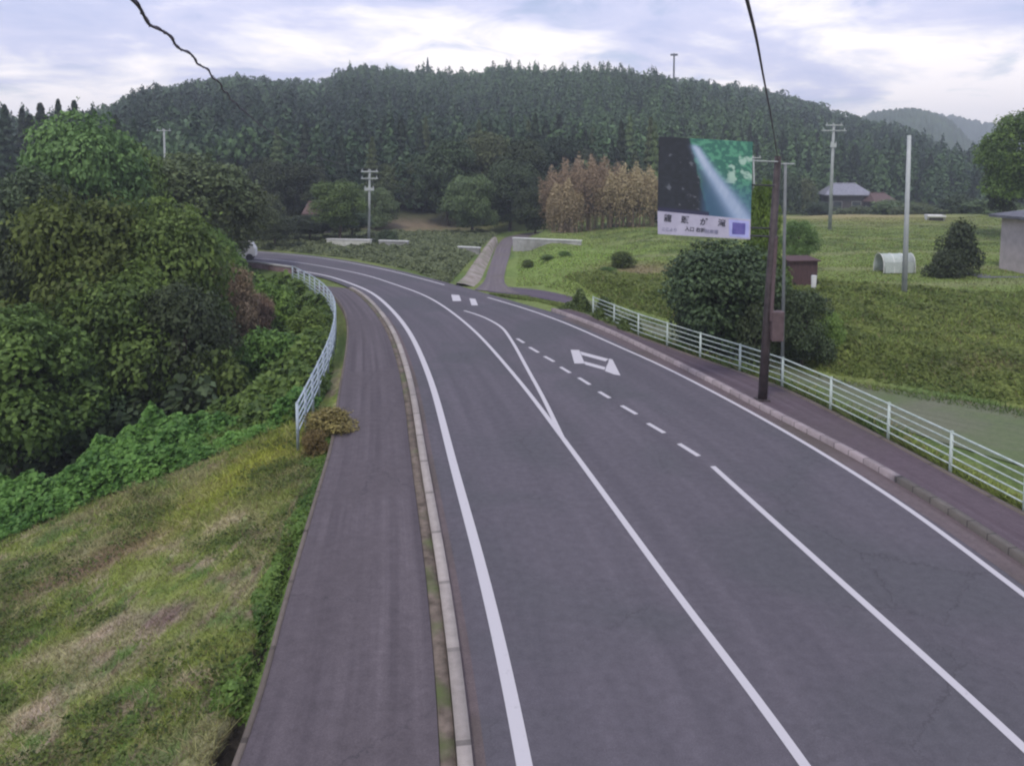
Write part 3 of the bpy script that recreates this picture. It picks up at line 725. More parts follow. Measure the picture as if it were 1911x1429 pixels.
# grass
def blades(name, poly, n, hh, wd_, seed, tuft=1, bright=1.0, sel=None):
    r = np.random.RandomState(seed); P = np.array(poly); lo = P.min(0); hi = P.max(0); x = np.empty(0); y = np.empty(0)
    while len(x) < n:
        a = r.uniform(lo[0], hi[0], n); b = r.uniform(lo[1], hi[1], n)
        k = inside(a, b, poly) & (r.uniform(size=n) < np.clip((lo[1] + 4) / np.maximum(b, 1), .08, 1) ** 1.2)
        x = np.r_[x, a[k]]; y = np.r_[y, b[k]]
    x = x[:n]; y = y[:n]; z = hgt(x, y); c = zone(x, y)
    sc = np.clip(y / 14, 1, 4); h_ = hh * r.uniform(.5, 1.5, n) * (.8 + .5 * rnd_field(x, y, 1.5, seed)) * np.minimum(sc, 1.8); ww = wd_ * sc
    an = r.uniform(0, 6.28, n); dx = np.cos(an) * ww; dy = np.sin(an) * ww; lean = r.normal(size=(n, 2)) * h_[:, None] * 1.1
    V = np.stack([np.stack([x - dx, y - dy, z - .02], 1), np.stack([x + dx, y + dy, z - .02], 1), np.stack([x + lean[:, 0] + dx * .25, y + lean[:, 1] + dy * .25, z + h_], 1), np.stack([x + lean[:, 0] - dx * .25, y + lean[:, 1] - dy * .25, z + h_], 1)], 1).reshape(-1, 3)
    cc = c * r.uniform(.5, 1.7, n)[:, None] * bright * np.array([1.0, 1.03, .9]); dry = r.uniform(size=n) < .12; cc[dry] = np.array([.3, .25, .13]) * r.uniform(.7, 1.1, dry.sum())[:, None]
    return link(name, mesh_np(name, V, np.arange(4 * n).reshape(n, 4), col=np.repeat(cc, 4, 0)), M_blade, kind='stuff')
g1 = [(-3.6, 6), (-3.95, 9), (-4.3, 12.3), (-4.8, 16.4), (-5.4, 20.9), (-6.3, 25), (-8, 26), (-12, 22), (-19, 16.5), (-19, 6)]
blades('grass', g1, 130000, .085, .010, 51, bright=1.25)
r_ = np.random.RandomState(12)
cl = []
for q_ in range(46):
    yy = r_.uniform(8, 23); xx = -4.6 - r_.uniform(0, 1) ** 1.3 * (5 + yy * .3); ra = r_.uniform(.2, .75); n_ = int(700 * ra)
    aa = r_.uniform(0, 6.28, n_); qq = ra * np.sqrt(r_.uniform(0, 1, n_)) * (1 + .3 * np.sin(aa * 3)); cl.append(np.stack([xx + np.cos(aa) * qq * 1.6, yy + np.sin(aa) * qq], 1))
cl = np.vstack(cl); n_ = len(cl); zz_ = hgt(cl[:, 0], cl[:, 1]) + r_.uniform(.02, .15, n_)
V, Fq = leaf_quads(np.column_stack([cl, zz_]), unit(r_.normal(size=(n_, 3)) * .6 + np.array([0, 0, 1.0])), .035 * r_.uniform(.5, 1.4, n_), r_, .6)
link('clover', mesh_np('clover', V, Fq, tint=np.repeat(r_.uniform(0, 1, n_), 4)), L_mid, kind='stuff')
g2 = [(x + .25, y + .2) for x, y in FT[1:12]] + [(1.6, 75), (30, 96), (75, 100), (75, 12)]
bankp = [(x + .25, y + .2) for x, y in FT[1:11]] + [(5, 52), (9, 50), (14, 46), (20, 43), (30, 40), (46, 38), (75, 33)]
blades('grass', bankp, 120000, .13, .013, 53, bright=1.25)
blades('grass', [(3, 51.5), (9, 50), (14, 46), (20, 43), (30, 40), (46, 38), (75, 33), (75, 100), (30, 96), (.7, 80), (.4, 56), (.3, 51)], 170000, .035, .016, 57, bright=1.3)
blades('grass', [(x_ - .3, y_ - .3) for x_, y_ in FT[1:10]] + [(5.2, 42), (8.4, 37.5), (10.6, 33.2), (13, 29), (18, 24.4), (26, 19.6), (40, 12)], 26000, .10, .012, 56, bright=1.0)
ground_leaves('bank_weeds', [(x + .1, y + .1) for x, y in FT[2:9]] + [(3.5, 52), (12, 50), (19, 46), (27, 42), (45, 40)], 90000, .055, 41, L_weed, .24, .8)
g3 = [(a + .25, b + .2) for a, b in fence_pts] + [(a + 1.0, b + .6) for a, b in fence_pts[::-1]]
blades('grass', [(-1.5, 47.6), (1.6, 44.9), (3.4, 42.3), (4.3, 42.4), (3.2, 43.8), (2.3, 44.8), (.9, 46.4), (-1.3, 48.0)], 6000, .06, .012, 58, bright=1.2)
blades('grass', g3, 16000, .16, .016, 54, bright=1.2)
g4 = [(-4.6, 52.6), (-8, 59.4), (-14, 67), (-22, 73.5), (-40, 82), (-45, 95), (-1.5, 96), (-3.0, 82), (-4.0, 60), (-4.4, 53)]
ground_leaves('scrub_ground_cover', g4, 60000, .065, 39, L_scrub, .5, .5)

# ------------------------------------------------------------------ fences
def fence(name, pts, hh, rails, mat, label, rr=.022, pr=.035, base=0.0):
    pts = [Vector((x, y, base)) for x, y in pts]
    root = empty(name, pts[0], label=label, cat='fence'); o = pts[0]
    pm = MB().tube([(0, 0, -.3), (0, 0, hh)], pr, 10).box((0, 0, hh + .012), (pr * 1.5, pr * 1.5, .024)).mesh('post', True)
    for p in pts: link('post', pm, mat, root).location = p - o
    for z in rails:
        MB().tube([p - o + Vector((0, 0, z)) for p in pts], rr if z < hh - .1 else rr * 1.35, 8).build('rail', mat, root, smooth=True)
    return root
fence('guard_fence', fence_pts, 1.08, (.22, .43, .64, .85, 1.05), M_fence, 'long pale mint-white rail fence along the right-hand path', .021, .042, .05)
lf = smooth_line([(-6.25, 21.3), (-6.78, 25.5), (-7.5, 30.5), (-8.5, 35.6), (-9.7, 40.2), (-11.5, 45), (-13.6, 49.4), (-15.6, 52.9)], it=3)
lfp = [tuple(q) for q in resamp(lf, 22)]
fence('guard_fence', lfp, 1.1, (.22, .43, .64, .85, 1.07), M_fenceL, 'bluish-white rail fence curving along the left path above the vines', .026, .045, .0)
# bridge parapet where the road leaves to the left
bp_ = [(-16.9, 57.6), (-21.3, 61.2), (-30.5, 65.5), (-45, 70.8)]
root = empty('bridge_parapet', (*bp_[0], 0), label='low weathered reddish-brown parapet on the outer edge of the far road bend', cat='parapet')
a_ = np.array(bp_) - np.array(bp_[0])
a_ = resamp(a_, 12)
M_para = mat_noise('weathered_parapet', (.14, .085, .08), (.25, .19, .20), 1.2, .9, .2, c3=(.07, .04, .035), scale2=.4)
b_ = offset(a_, .25)
solid('wall', a_, b_, -1.6, .35, M_para, 1.0, parent=root)
solid('coping', offset(a_, -.05), offset(b_, .05), .352, .45, M_conc, 1.0, parent=root)

# ------------------------------------------------------------------ sign on its brown pole
pb = Vector((8.46, 24.8, .1)); pt = A(1452, 292, 25.2)
root = empty('sign_pole', pb, label='tall dark brown steel pole at the kerb that carries the waterfall sign', cat='pole')
d_ = pt - pb
MB().tube([(0, 0, -.3), d_ * .35, d_], [.155, .145, .11], 14).build('shaft', M_brown, root, smooth=True)
MB().box((0, 0, .03), (.42, .42, .04)).build('base_plate', M_brown, root)
q = A(1449, 608, 24.75) - pb
MB().box(q, (.40, .34, 1.0)).build('control_box', M_brownbox, root, bevel=.02)
q = A(1440, 548, 24.8) - pb
MB().tube([q + Vector((-.02, -.1, -.9)), q + Vector((.06, -.1, 1.9))], .06, 8).build('conduit', M_brownbox, root)
for py in (300, 345, 425, 440):
    e = A(1400, py, 25.05) - pb; c = A(1452, py + 2, 25.1) - pb
    MB().tube([e, c], .03 if py > 330 else .022, 8).build('bracket_arm', M_dark if py > 330 else M_polepale, root)
q = d_ + Vector((0, 0, .0)); MB().tube([q + Vector((-.1, 0, -.25)), q + Vector((.55, 0, -.25))], .025, 6).build('crossarm', M_polepale, root)

def quadpanel(name, tl, tr, br, bl, th, mat, parent, org):
    n = (tr - tl).cross(bl - tl).normalized()
    if n.y > 0: n = -n
    f = [p - org for p in (tl, tr, br, bl)]; bk = [p - n * th for p in f]
    return MB().add(f + bk, [(3, 2, 1, 0), (4, 5, 6, 7), (0, 1, 5, 4), (1, 2, 6, 5), (2, 3, 7, 6), (3, 0, 4, 7)]).build(name, mat, parent), n
YS = 24.9
TL, TR, BR, BL = A(1231, 255, YS), A(1405, 265, YS), A(1401, 410, YS), A(1228, 394, YS)
sg = empty('billboard', (TL + BR) / 2, label='large tilted picture board showing a waterfall, with a white name strip below', cat='sign')
org = sg.location.copy()
quadpanel('board', TL + Vector((0, .03, 0)), TR + Vector((0, .03, 0)), BR + Vector((0, .03, 0)), BL + Vector((0, .03, 0)), .08, M_dark, sg, org)
# the printed picture: a fine sheet whose colours are those of the print
n = 180; u, v = np.meshgrid(np.linspace(0, 1, n), np.linspace(0, 1, n)); u = u.ravel(); v = v.ravel()   # v down
nz = fbm(u, v, 9, 1); nz2 = fbm(u, v, 26, 2); nz3 = fbm(u + .2 * v, v * .35, 30, 3)
c = np.tile(np.array([.018, .022, .030]), (n * n, 1)) * (.6 + nz2)[:, None]
def pm(col_, k):
    k = np.clip(k, 0, 1)[:, None]; c[:] = c * (1 - k) + np.asarray(col_) * k
pm((.12, .13, .15), ss((nz2 * nz - .42) * 9) * (u < .45))
bx = .30 + .22 * v + .06 * (nz - .5)                              # left bank of the leaves
pm((.04, .16, .12), ss((u - bx) / .03))
pm((.10, .32, .20), ss((nz2 - .45) * 6) * ss((u - bx) / .05))
pm((.38, .55, .45), ss((nz - .55) * 9) * ss((u - .68) / .1) * (v < .55))
pm((.04, .09, .13), ss((u - bx - .0) / .04) * ss((v - .22 - (u - .3) * .95) / .06) * .9)
pm((.05, .12, .22), ss((u - .42) / .1) * ss((v - .45) / .3) * .6)
xc = .33 + .18 * v / .35 * (v < .35) + (v >= .35) * (.18 + (v - .35) * .62); wv = .035 + .10 * v
k = np.exp(-((u - xc) / wv) ** 2) * ss((v - .05) / .08)
pm((.22, .32, .50), k * 1.2); pm((.52, .60, .72), (k ** 2) * (.45 + nz3 * .8) * (1 - .45 * v))
pm((.03, .03, .07), ss((v - .93) / .04) * (u < .55))
TLv, TRv, BRv, BLv = [np.array(p - org) for p in (TL, TR, BR, BL)]
P = (1 - v)[:, None] * ((1 - u)[:, None] * TLv + u[:, None] * TRv) + v[:, None] * ((1 - u)[:, None] * BLv + u[:, None] * BRv)
i = (np.arange(n - 1)[:, None] * n + np.arange(n - 1)[None]).ravel()
M_pic, t_, b__ = newmat('printed_picture'); at_ = t_.nodes.new('ShaderNodeAttribute'); at_.attribute_name = 'col'
t_.links.new(at_.outputs['Color'], b__.inputs['Base Color']); b__.inputs['Roughness'].default_value = .5
link('picture', mesh_np('picture', P, np.stack([i, i + n, i + n + 1, i + 1], 1), col=c), M_pic, sg)
M_sw = mat_noise('white_sign_paint', (.42, .40, .50), (.50, .48, .58), 2, .6, 0)
M_ink = mat_noise('dark_ink', (.035, .035, .05), (.07, .07, .09), 5, .6, 0)
M_inkf = mat_noise('faded_ink', (.20, .20, .30), (.26, .26, .36), 5, .6, 0)
M_blue = mat_noise('blue_sign_paint', (.10, .09, .30), (.16, .14, .40), 4, .6, 0)
M_pblue = mat_noise('pale_blue_sign_paint', (.36, .38, .70), (.45, .46, .78), 4, .6, 0)
tl, tr, br, bl_ = A(1227.5, 394, YS - .03), A(1401, 410, YS - .03), A(1400, 447, YS - .03), A(1228, 437, YS - .03)
_, nn = quadpanel('name_strip', tl, tr, br, bl_, .05, M_sw, sg, org)
ex = (tr - tl).normalized(); ey = (tl - bl_).normalized()
Rm = Matrix((ex, -nn.cross(ex) if (nn.cross(ex)).dot(ey) < 0 else nn.cross(ex), nn)).transposed()
def text(s_, px, py, size, mat, name, bold=.006):
    cu = bpy.data.curves.new(name, 'FONT'); cu.body = s_; cu.size = size; cu.align_x = 'CENTER'; cu.align_y = 'CENTER'; cu.offset = bold; cu.extrude = .003
    o = bpy.data.objects.new(name, cu); COL.objects.link(o)
    dg = bpy.context.evaluated_depsgraph_get(); me = bpy.data.meshes.new_from_object(o.evaluated_get(dg)); bpy.data.objects.remove(o)
    me.name = name; me.materials.clear(); o = link(name, me, mat, sg)
    o.matrix_local = Matrix.Translation(A(px, py, YS - .03) - org + nn * .008) @ Rm.to_4x4()
    return o
for ch, px, py in (('龍', 1246, 408), ('頭', 1278, 411), ('が', 1313, 415), ('滝', 1347, 417)):
    text(ch, px, py, .26, M_ink, 'lettering')
text('ここより', 1249, 429, .13, M_inkf, 'small_lettering', .003); text('入口 右折', 1297, 429, .16, M_ink, 'small_lettering', .004); text('駐車場', 1328, 433, .15, M_inkf, 'small_lettering', .003)
qp = lambda a, b, c_, d, m, nm, off: quadpanel(nm, *[A(*q_, YS - .03) + nn * off for q_ in (a, b, c_, d)], .004, m, sg, org)
qp((1360, 409.5), (1398.5, 413), (1397.5, 444), (1361, 441), M_pblue, 'emblem_field', .006)
qp((1367, 415), (1391, 417), (1390, 438), (1366, 437), M_blue, 'emblem', .012)
text('✳', 1380, 428, .22, M_ink, 'emblem_mark')

# thin grey pole standing in the fence line behind the sign pole
def simple_pole(name, base, top, r0, r1, mat, label, arms=(), cat='utility pole', bits=True):
    root = empty(name, base, label=label, cat=cat); d = top - base
    MB().tube([(0, 0, -.4), d * .5, d], [r0, (r0 + r1) / 2, r1], 12).build('shaft', mat, root, smooth=True)
    for zf, half, th in arms:
        p = d * zf; MB().box(p + Vector((0, -.12, 0)), (half * 2, .09, th)).build('crossarm', M_polepale, root)
        for sx in (-.85, -.1, .85):
            MB().tube([p + Vector((half * sx, -.12, th / 2)), p + Vector((half * sx, -.12, th / 2 + .22))], [.05, .03], 8).build('insulator', M_polepale, root)
    return root
b0 = Vector((9.93, 27.0, -.1)); simple_pole('service_pole', b0, A(1466, 303, 27.0), .065, .05, M_dimpole, 'thin grey pole in the fence line right behind the brown sign pole')
def pole_at(px, pyt, pyb, z, **k):
    gx, gy = G(px[1], pyb, z); gz = h1(gx, gy); b = Vector((gx, gy, gz)); t = A(px[0], pyt, gy); return b, t
b0, t0 = pole_at((1697, 1687), 253, 560, .55)
simple_pole('utility_pole', b0, t0, .15, .10, M_polepale, 'slender pale concrete pole standing in the meadow beside the white tunnel')
b0, t0 = pole_at((1556, 1548), 232, 441, .9)
simple_pole('utility_pole', b0, t0, .20, .13, M_pole, 'grey utility pole with crossarm in front of the grey-roofed farmhouse', ((.99, .9, .12), (.94, 1.3, .1), (.8, .3, .4)))
P688, T688 = pole_at((690, 688), 316, 452, .3)
simple_pole('utility_pole', P688, T688, .16, .11, M_pole, 'pale utility pole at the foot of the wooded hill beyond the bend', ((.97, .9, .12), (.88, .9, .1), (.74, .5, .3)))
b0 = A(306, 300, 84); b0.z = h1(b0.x, 84); simple_pole('utility_pole', b0, A(306, 241, 84), .14, .10, M_pole, 'small grey pole with crossarm rising above the treetops on the left', ((.985, .8, .08),))
b0 = A(1258, 140, 372); b0.z = h1(b0.x, 372)
rt_ = empty('mast', b0, label='tiny antenna mast on the skyline of the wooded hill', cat='mast'); tz = A(1258, 100, 372) - b0
MB().tube([(0, 0, 0), tz], [.55, .4], 6).build('shaft', M_dark, rt_)
MB().box(tz * .97, (3.4, .8, .9)).build('antenna', M_dark, rt_)
b0, t0 = pole_at((1406, 1409), 292, 440, .6)
simple_pole('utility_pole', b0, t0, .12, .09, M_pole, 'dim grey pole seen between the picture board and the brown pole', ((.98, .8, .1),))

# cables
def cable(name, pts, r0, label, wob=0.0, n=160, wrap=False):
    P = catmull([tuple(p) for p in pts], 40); P = resamp(P, 1400 if wob else n)
    k = np.arange(len(P)); mb = MB(); root = empty(name, Vector(P[0]), label=label, cat='cable'); o = P[0]
    d = np.r_[0, np.cumsum(np.linalg.norm(np.diff(P, axis=0), axis=1))]
    W = P - o
    if wob: W = W + np.stack([np.sin(d * 3.4), np.zeros_like(d), .6 * np.sin(d * 3.4 + .6)], 1) * wob * np.exp(-d / 25)[:, None]
    MB().tube([tuple(q) for q in W], r0, 8).build('wire', M_wire, root, smooth=True)
    if wrap:
        W2 = W + np.stack([np.sin(d * 9), np.zeros_like(d), np.cos(d * 9)], 1) * r0 * 1.25
        MB().tube([tuple(q) for q in W2], r0 * .4, 6).build('binding_wire', M_wire, root, smooth=True)
    return root
cable('overhead_cable', [A(95, -190, 3.1), A(240, 0, 5), A(300, 58, 6.6), A(350, 100, 8.5), A(400, 146, 11.5), A(450, 203, 17), A(520, 256, 28), A(600, 296, 48), T688 + Vector((0, 0, -.1))], .0125,
      'thick wavy overhead cable crossing the sky at upper left', .022, wrap=True)
cable('overhead_cable', [A(1350, -180, 3.6), A(1394, 0, 6), A(1412, 75, 8.5), A(1425, 145, 12), A(1440, 225, 17.5), pt + Vector((0, 0, -.1))], .016, 'thin dark overhead cable dropping to the brown sign pole')

# ------------------------------------------------------------------ buildings and small structures
M_roof = mat_noise('slate_roof_tiles', (.17, .17, .20), (.26, .26, .30), 3, .6, .3)
M_droof = mat_noise('dark_roof_tiles', (.09, .09, .105), (.15, .15, .17), 3, .6, .3)
M_rroof = mat_noise('red_brown_roof', (.085, .05, .045), (.13, .085, .075), 3, .7, .3)
M_wall = mat_noise('plaster_wall', (.40, .35, .34), (.50, .44, .43), 2, .9, .1)
M_wallD = mat_noise('dark_timber_wall', (.05, .045, .045), (.09, .08, .08), 3, .9, .1)
M_win = mat_noise('window_glass', (.03, .035, .045), (.06, .07, .08), 1, .15, 0, spec=.6)
M_net = mat_noise('white_netting', (.34, .38, .36), (.50, .54, .50), 14, .8, .1)
M_wbright = mat_noise('bright_white', (.62, .62, .60), (.72, .72, .70), 3, .7, 0)
M_stone = mat_noise('dark_block_wall', (.10, .10, .12), (.16, .16, .18), 4, .95, .3)
def house(name, loc, rz, w_, d, eave, ridge, roofm, wallm, label, over=.6, hip=0.0, wins=()):
    root = empty(name, loc, rz, label=label, cat='house')
    MB().box((0, 0, eave / 2 - .3), (w_, d, eave + .6)).build('wall', wallm, root)
    a = w_ / 2 + over; b = d / 2 + over; hx = a - hip; t = .18
    v = [(-a, -b, eave), (a, -b, eave), (a, b, eave), (-a, b, eave), (-hx, 0, ridge), (hx, 0, ridge)]
    v2 = [(x, y, z + t) for x, y, z in v]
    mb = MB().add(v + v2, [(6, 7, 11, 10), (8, 9, 10, 11), (7, 8, 11), (9, 6, 10), (3, 2, 1, 0), (0, 1, 7, 6), (1, 2, 8, 7), (2, 3, 9, 8), (3, 0, 6, 9)])
    mb.build('roof', roofm, root)
    MB().tube([(-hx, 0, ridge + t), (hx, 0, ridge + t)], .14, 6).build('ridge_cap', roofm, root)
    for x, z, ww, hh in wins:
        f = MB().box((x, -d / 2 - .03, z), (ww + .16, .08, hh + .16)).build('window', M_conc, root); MB().box((x, -d / 2 - .075, z), (ww, .03, hh)).build('pane', M_win, f)
    return root
def gz(px, Y): p = A(px, 300, Y); return Vector((p.x, Y, h1(p.x, Y)))
p = gz(1577, 150); zt = A(1577, 344, 150).z - p.z; ze = A(1577, 364, 150).z - p.z
house('farmhouse', p, -.15, 7.5, 6.5, ze, zt, M_roof, M_wallD, 'distant farmhouse with a wide grey hipped roof under the dark cedars', .8, 2.4, ((-2, 1.2, 1.6, 1.2), (1.5, 1.2, 1.6, 1.2)))
p = gz(1640, 146); house('farmhouse', p, .2, 4.2, 4.5, A(1640, 377, 146).z - p.z, A(1640, 362, 146).z - p.z, M_rroof, M_wallD, 'low outbuilding with a red-brown roof right of the grey farmhouse', .5, 1.0)
p = gz(592, 92); house('cottage', p, .1, 2.6, 3, A(592, 400, 92).z - p.z, A(592, 380, 92).z - p.z, M_rroof, M_wallD, 'faded red roof half hidden among trees beyond the road bend', .4, .5)
p = gz(1750, 92); house('field_shed', p, -.3, 1.5, 1.6, max(.5, A(1750, 436, 92).z - p.z), A(1750, 423, 92).z - p.z, M_wbright, M_wallD, 'small shed with a whitish roof in the far meadow', .25, .0)
p = A(1952, 515, 47.5); p.z = h1(p.x, 47.5)
zb = A(1900, 515, 47).z
hb = house('house', Vector((p.x + .95, 48.9, zb)), 0, 3.9, 3.4, 3.5, 3.95, M_droof, M_wall, 'house corner with a beige wall and grey roof at the right edge of the photo', .55, 1.2, ((1.0, 2.0, 1.0, 1.1),))
p0 = A(1826, 540, 46.5)
wl = empty('retaining_wall', (p0.x, 46.4, zb), label='low dark block wall under the house at the right edge', cat='wall')
MB().box((6.2, 0, -.75), (12.4, .35, 1.4)).build('blocks', M_stone, wl); MB().box((6.2, 0, -.02), (12.5, .45, .1)).build('coping', M_stone, wl)
MB().box((6.3, 2.6, -.5), (12, 4.9, .9)).build('terrace_fill', M_stone, wl)
# brown sheet shed behind the shrub
p = A(1498, 524, 44); zg = h1(p.x, 44)
sh = empty('tin_shed', (p.x, 44, zg), .12, label='small rusty brown sheet-metal shed in the meadow behind the dark shrub', cat='shed')
M_rust = mat_noise('rusty_sheet', (.055, .030, .032), (.11, .065, .062), 5, .8, .3, stretch=(6, 6, .5))
hs = A(1498, 483, 44).z - zg
MB().box((0, .6, hs / 2 - .1), (1.75, 1.3, hs)).build('wall', M_rust, sh)
MB().box((0, .6, hs - .05), (2.0, 1.6, .07), R=Matrix.Rotation(.08, 3, 'X')).build('roof', M_rust, sh)
p = A(1519, 518, 42.5); bk = empty('white_bucket', (p.x, 42.5, h1(p.x, 42.5)), label='small white bucket beside the rusty shed', cat='bucket')
zt = p.z - bk.location.z + .12
MB().tube([(0, 0, 0), (0, 0, zt)], [.12, .16], 12).build('pail', M_wbright, bk); MB().tube([(-.16, 0, zt), (-.1, 0, zt + .14), (.1, 0, zt + .14), (.16, 0, zt)], .012, 6).build('handle', M_dark, bk)
# white garden tunnel
gx, gy = G(1668, 520, .75)
tn = empty('garden_tunnel', (gx, gy, h1(gx, gy)), .06, label='low garden tunnel of white netting in the meadow next to the slender pole', cat='tunnel')
def arch(x0, x1, hw, hz, n=12): return [[(x, -math.cos(math.pi * k / n) * hw, hz * math.sin(math.pi * k / n) ** .6) for k in range(n + 1)] for x in (x0, x1)]
A0, A1 = arch(-1.05, 1.05, .6, 1.2)
mb = MB(); mb.add(A0 + A1, [(k, k + 1, 13 + k + 1, 13 + k) for k in range(12)]); o = mb.build('netting', M_net, tn, smooth=True)
m_ = o.modifiers.new('thick', 'SOLIDIFY'); m_.thickness = .02
MB().box((0, -.61, .35), (1.9, .03, .7)).build('side_sheet', M_net, tn)
MB().box((.35, -.645, .36), (.34, .03, .8)).build('opening_shade', M_dark, tn)  # dark slab on the closed sheet, stands in for shade inside a doorway
for x in (-1.06, -.35, .35, 1.06):
    Aa, _ = arch(x, x, .62, 1.23); MB().tube(Aa, .025, 6).build('hoop', M_wbright, tn)
# pale wall along the field, retaining edge by the side road, objects by the bend
def lwall(name, pxa, pxb, Y0, Y1, hh, th, mat, label, cat='wall', cop=True):
    a = gz(pxa, Y0); b = gz(pxb, Y1); root = empty(name, a, label=label, cat=cat); d = b - a
    z = max(a.z, b.z) - a.z
    rz = math.atan2(d.y, d.x); L = math.hypot(d.x, d.y)
    MB().box((d.x / 2, d.y / 2, z + hh / 2 - .6), (L, th, hh + 1.2), rz).build('body', mat, root)
    if cop: MB().box((d.x / 2, d.y / 2, z + hh + .04), (L + .1, th + .12, .08), rz).build('coping', M_wbright if mat is not M_stone else M_conc, root)
    return root
lwall('field_wall', 958, 1086, 74, 71, .4, .25, M_conc, 'pale concrete wall at the far end of the bright green plot')
lwall('roadside_wall', 608, 690, 78, 77, .8, .4, mat_noise('cream_wall', (.48, .48, .42), (.6, .6, .54), 3, .8, .1), 'short cream-white wall across the road at the far bend')
lwall('roadside_wall', 706, 760, 78, 77, .65, .3, M_conc, 'short grey wall among weeds right of the cream-white wall')
lwall('roadside_wall', 855, 895, 72, 71, .6, .25, M_conc, 'low pale wall among weeds left of the climbing side road')
rw = resamp(sa[(sa[:, 1] > 50.6) & (sa[:, 1] < 82)], 40)
root = empty('embankment_wall', (rw[0][0], rw[0][1], 0), label='long light concrete bank wall on the left of the climbing side road', cat='wall')
n = len(rw); k_ = np.linspace(0, 1, n)[:, None]; q = rw - rw[0]; zz = hgt(rw[:, 0], rw[:, 1])
o_ = offset(q, -1.0) - q
rows = [(q + o_ * .06, zz - .1), (q + o_ * (1.5 - 1.1 * k_), zz + np.linspace(.2, .7, n)), (q + o_ * (1.9 - 1.1 * k_), zz + np.linspace(.2, .7, n)), (q + o_ * (1.75 - .8 * k_), zz - .6)]
rows[1] = (q + o_ * (1.1 - .8 * k_), rows[1][1]); rows[2] = (q + o_ * (1.6 - 1.0 * k_), rows[2][1] + .03)
V = np.vstack([np.column_stack([a_, b_]) for a_, b_ in rows])
i = (np.arange(3)[:, None] * n + np.arange(n - 1)[None]).ravel()
M_bankw = mat_noise('bank_concrete', (.20, .165, .13), (.34, .30, .27), 1.5, .95, .4, c3=(.14, .15, .08), scale2=.7)
link('body', mesh_np('body', V, np.stack([i, i + n, i + n + 1, i + 1], 1)), M_bankw, root)
# small white van and hut at the hidden left end of the road
p = gz(442, 66); vn = empty('van', (p.x, 66, .0), .2, label='small white van mostly hidden where the road disappears left', cat='van')
MB().add([(-1.4, -.7, .35), (1.4, -.7, .35), (1.4, -.7, 1.0), (1.0, -.65, 1.75), (-1.4, -.65, 1.8), (-1.4, .7, .35), (1.4, .7, .35), (1.4, .7, 1.0), (1.0, .65, 1.75), (-1.4, .65, 1.8)],
         [(0, 1, 2, 3, 4), (9, 8, 7, 6, 5), (1, 6, 7, 2), (2, 7, 8, 3), (3, 8, 9, 4), (4, 9, 5, 0), (5, 6, 1, 0)]).build('body', M_wbright, vn, bevel=.05)
for x in (-.9, .9):
    for y in (-.66, .66): MB().tube([(x, y - .09, .3), (x, y + .09, .3)], .3, 14).build('wheel', M_dark, vn)
MB().box((0, -.69, 1.35), (1.8, .04, .45)).build('window', M_win, vn)

# ------------------------------------------------------------------ trees near the road, left side
GL = 'broadleaf trees in the hollow left of the road'
left = [
 ('B', 20, 575, 25, 270, L_mid, 'nearest low green tree at the left edge, above the vines'),
 ('B', 130, 352, 30, 250, L_mid, 'bushy bright-topped green tree at left, mid height'),
 ('B', 300, 372, 33, 230, L_mid, 'rounded green tree right of the bushy bright-topped one'),
 ('B', -5, 420, 30, 200, L_dark, 'dark green tree cut by the left edge of the photo'),
 ('B', 205, 480, 29, 250, L_mid, 'lower green tree in front of the two rounded ones'),
 ('B', 335, 515, 29, 190, L_dark, 'dark low tree over the hollow, left of the brown scrub'),
 ('B', 150, 212, 50, 215, L_lite, 'tall light green tree reaching the skyline at left'),
 ('B', 232, 268, 54, 170, L_mid, 'mid green tree on the right shoulder of the tall light green one'),
 ('B', 350, 288, 58, 220, L_olive, 'broad olive grey-green tree below the small far pole'),
 ('B', 420, 325, 60, 150, L_olive, 'olive tree sloping down toward the road bend'),
 ('B', 476, 358, 82, 95, L_olive, 'small olive tree beyond the far end of the road'),
 ('B', 40, 300, 44, 200, L_dark, 'dark tree filling the left edge below the far conifers'),
 ('B', 385, 420, 46, 130, L_mid, 'green tree just left of where the road vanishes'),
 ('B', 130, 640, 27, 220, L_dark, 'deeply shaded low tree right of the nearest one'),
 ('B', 290, 600, 30, 220, L_dark, 'shaded tree low in the hollow beyond the vines'),
]
SPREAD[0] = 1.15
for k_, px, tp, Y_, wpx, m, lab in left: plant(k_, px, tp, Y_, wpx, m, lab, group=GL, sink=.6)
SPREAD[0] = 1.0
plant('B', 425, 492, 38, 115, L_brown, 'reddish-brown scrub bush at the edge of the hollow', 'shrub', i=0)
plant('B', 478, 548, 40, 80, L_brown, 'smaller tan dry bush right of the reddish-brown scrub', 'shrub', i=1)
plant('S', 500, 520, 42, 120, L_bright, 'bright green bush left of the fence, farther one', 'shrub', i=1)
plant('S', 575, 575, 36, 110, L_bright, 'bright green bush leaning against the left fence', 'shrub', i=2)
plant('S', 500, 610, 32, 150, L_kudzu, 'leafy green bush midway down the left fence', 'shrub', i=0)
plant('S', 400, 640, 29, 170, L_mid, 'dark leafy bush at the rim of the hollow', 'shrub', i=1)
plant('S', 612, 762, 22.0, 125, L_rust, 'low clump of rusty dead weeds at the near end of the left fence', 'weeds', i=2, name='weed_clump')
plant('S', 585, 800, 20.6, 60, L_rust, 'smaller rusty weed clump spreading over the path edge', 'weeds', i=0, name='weed_clump')

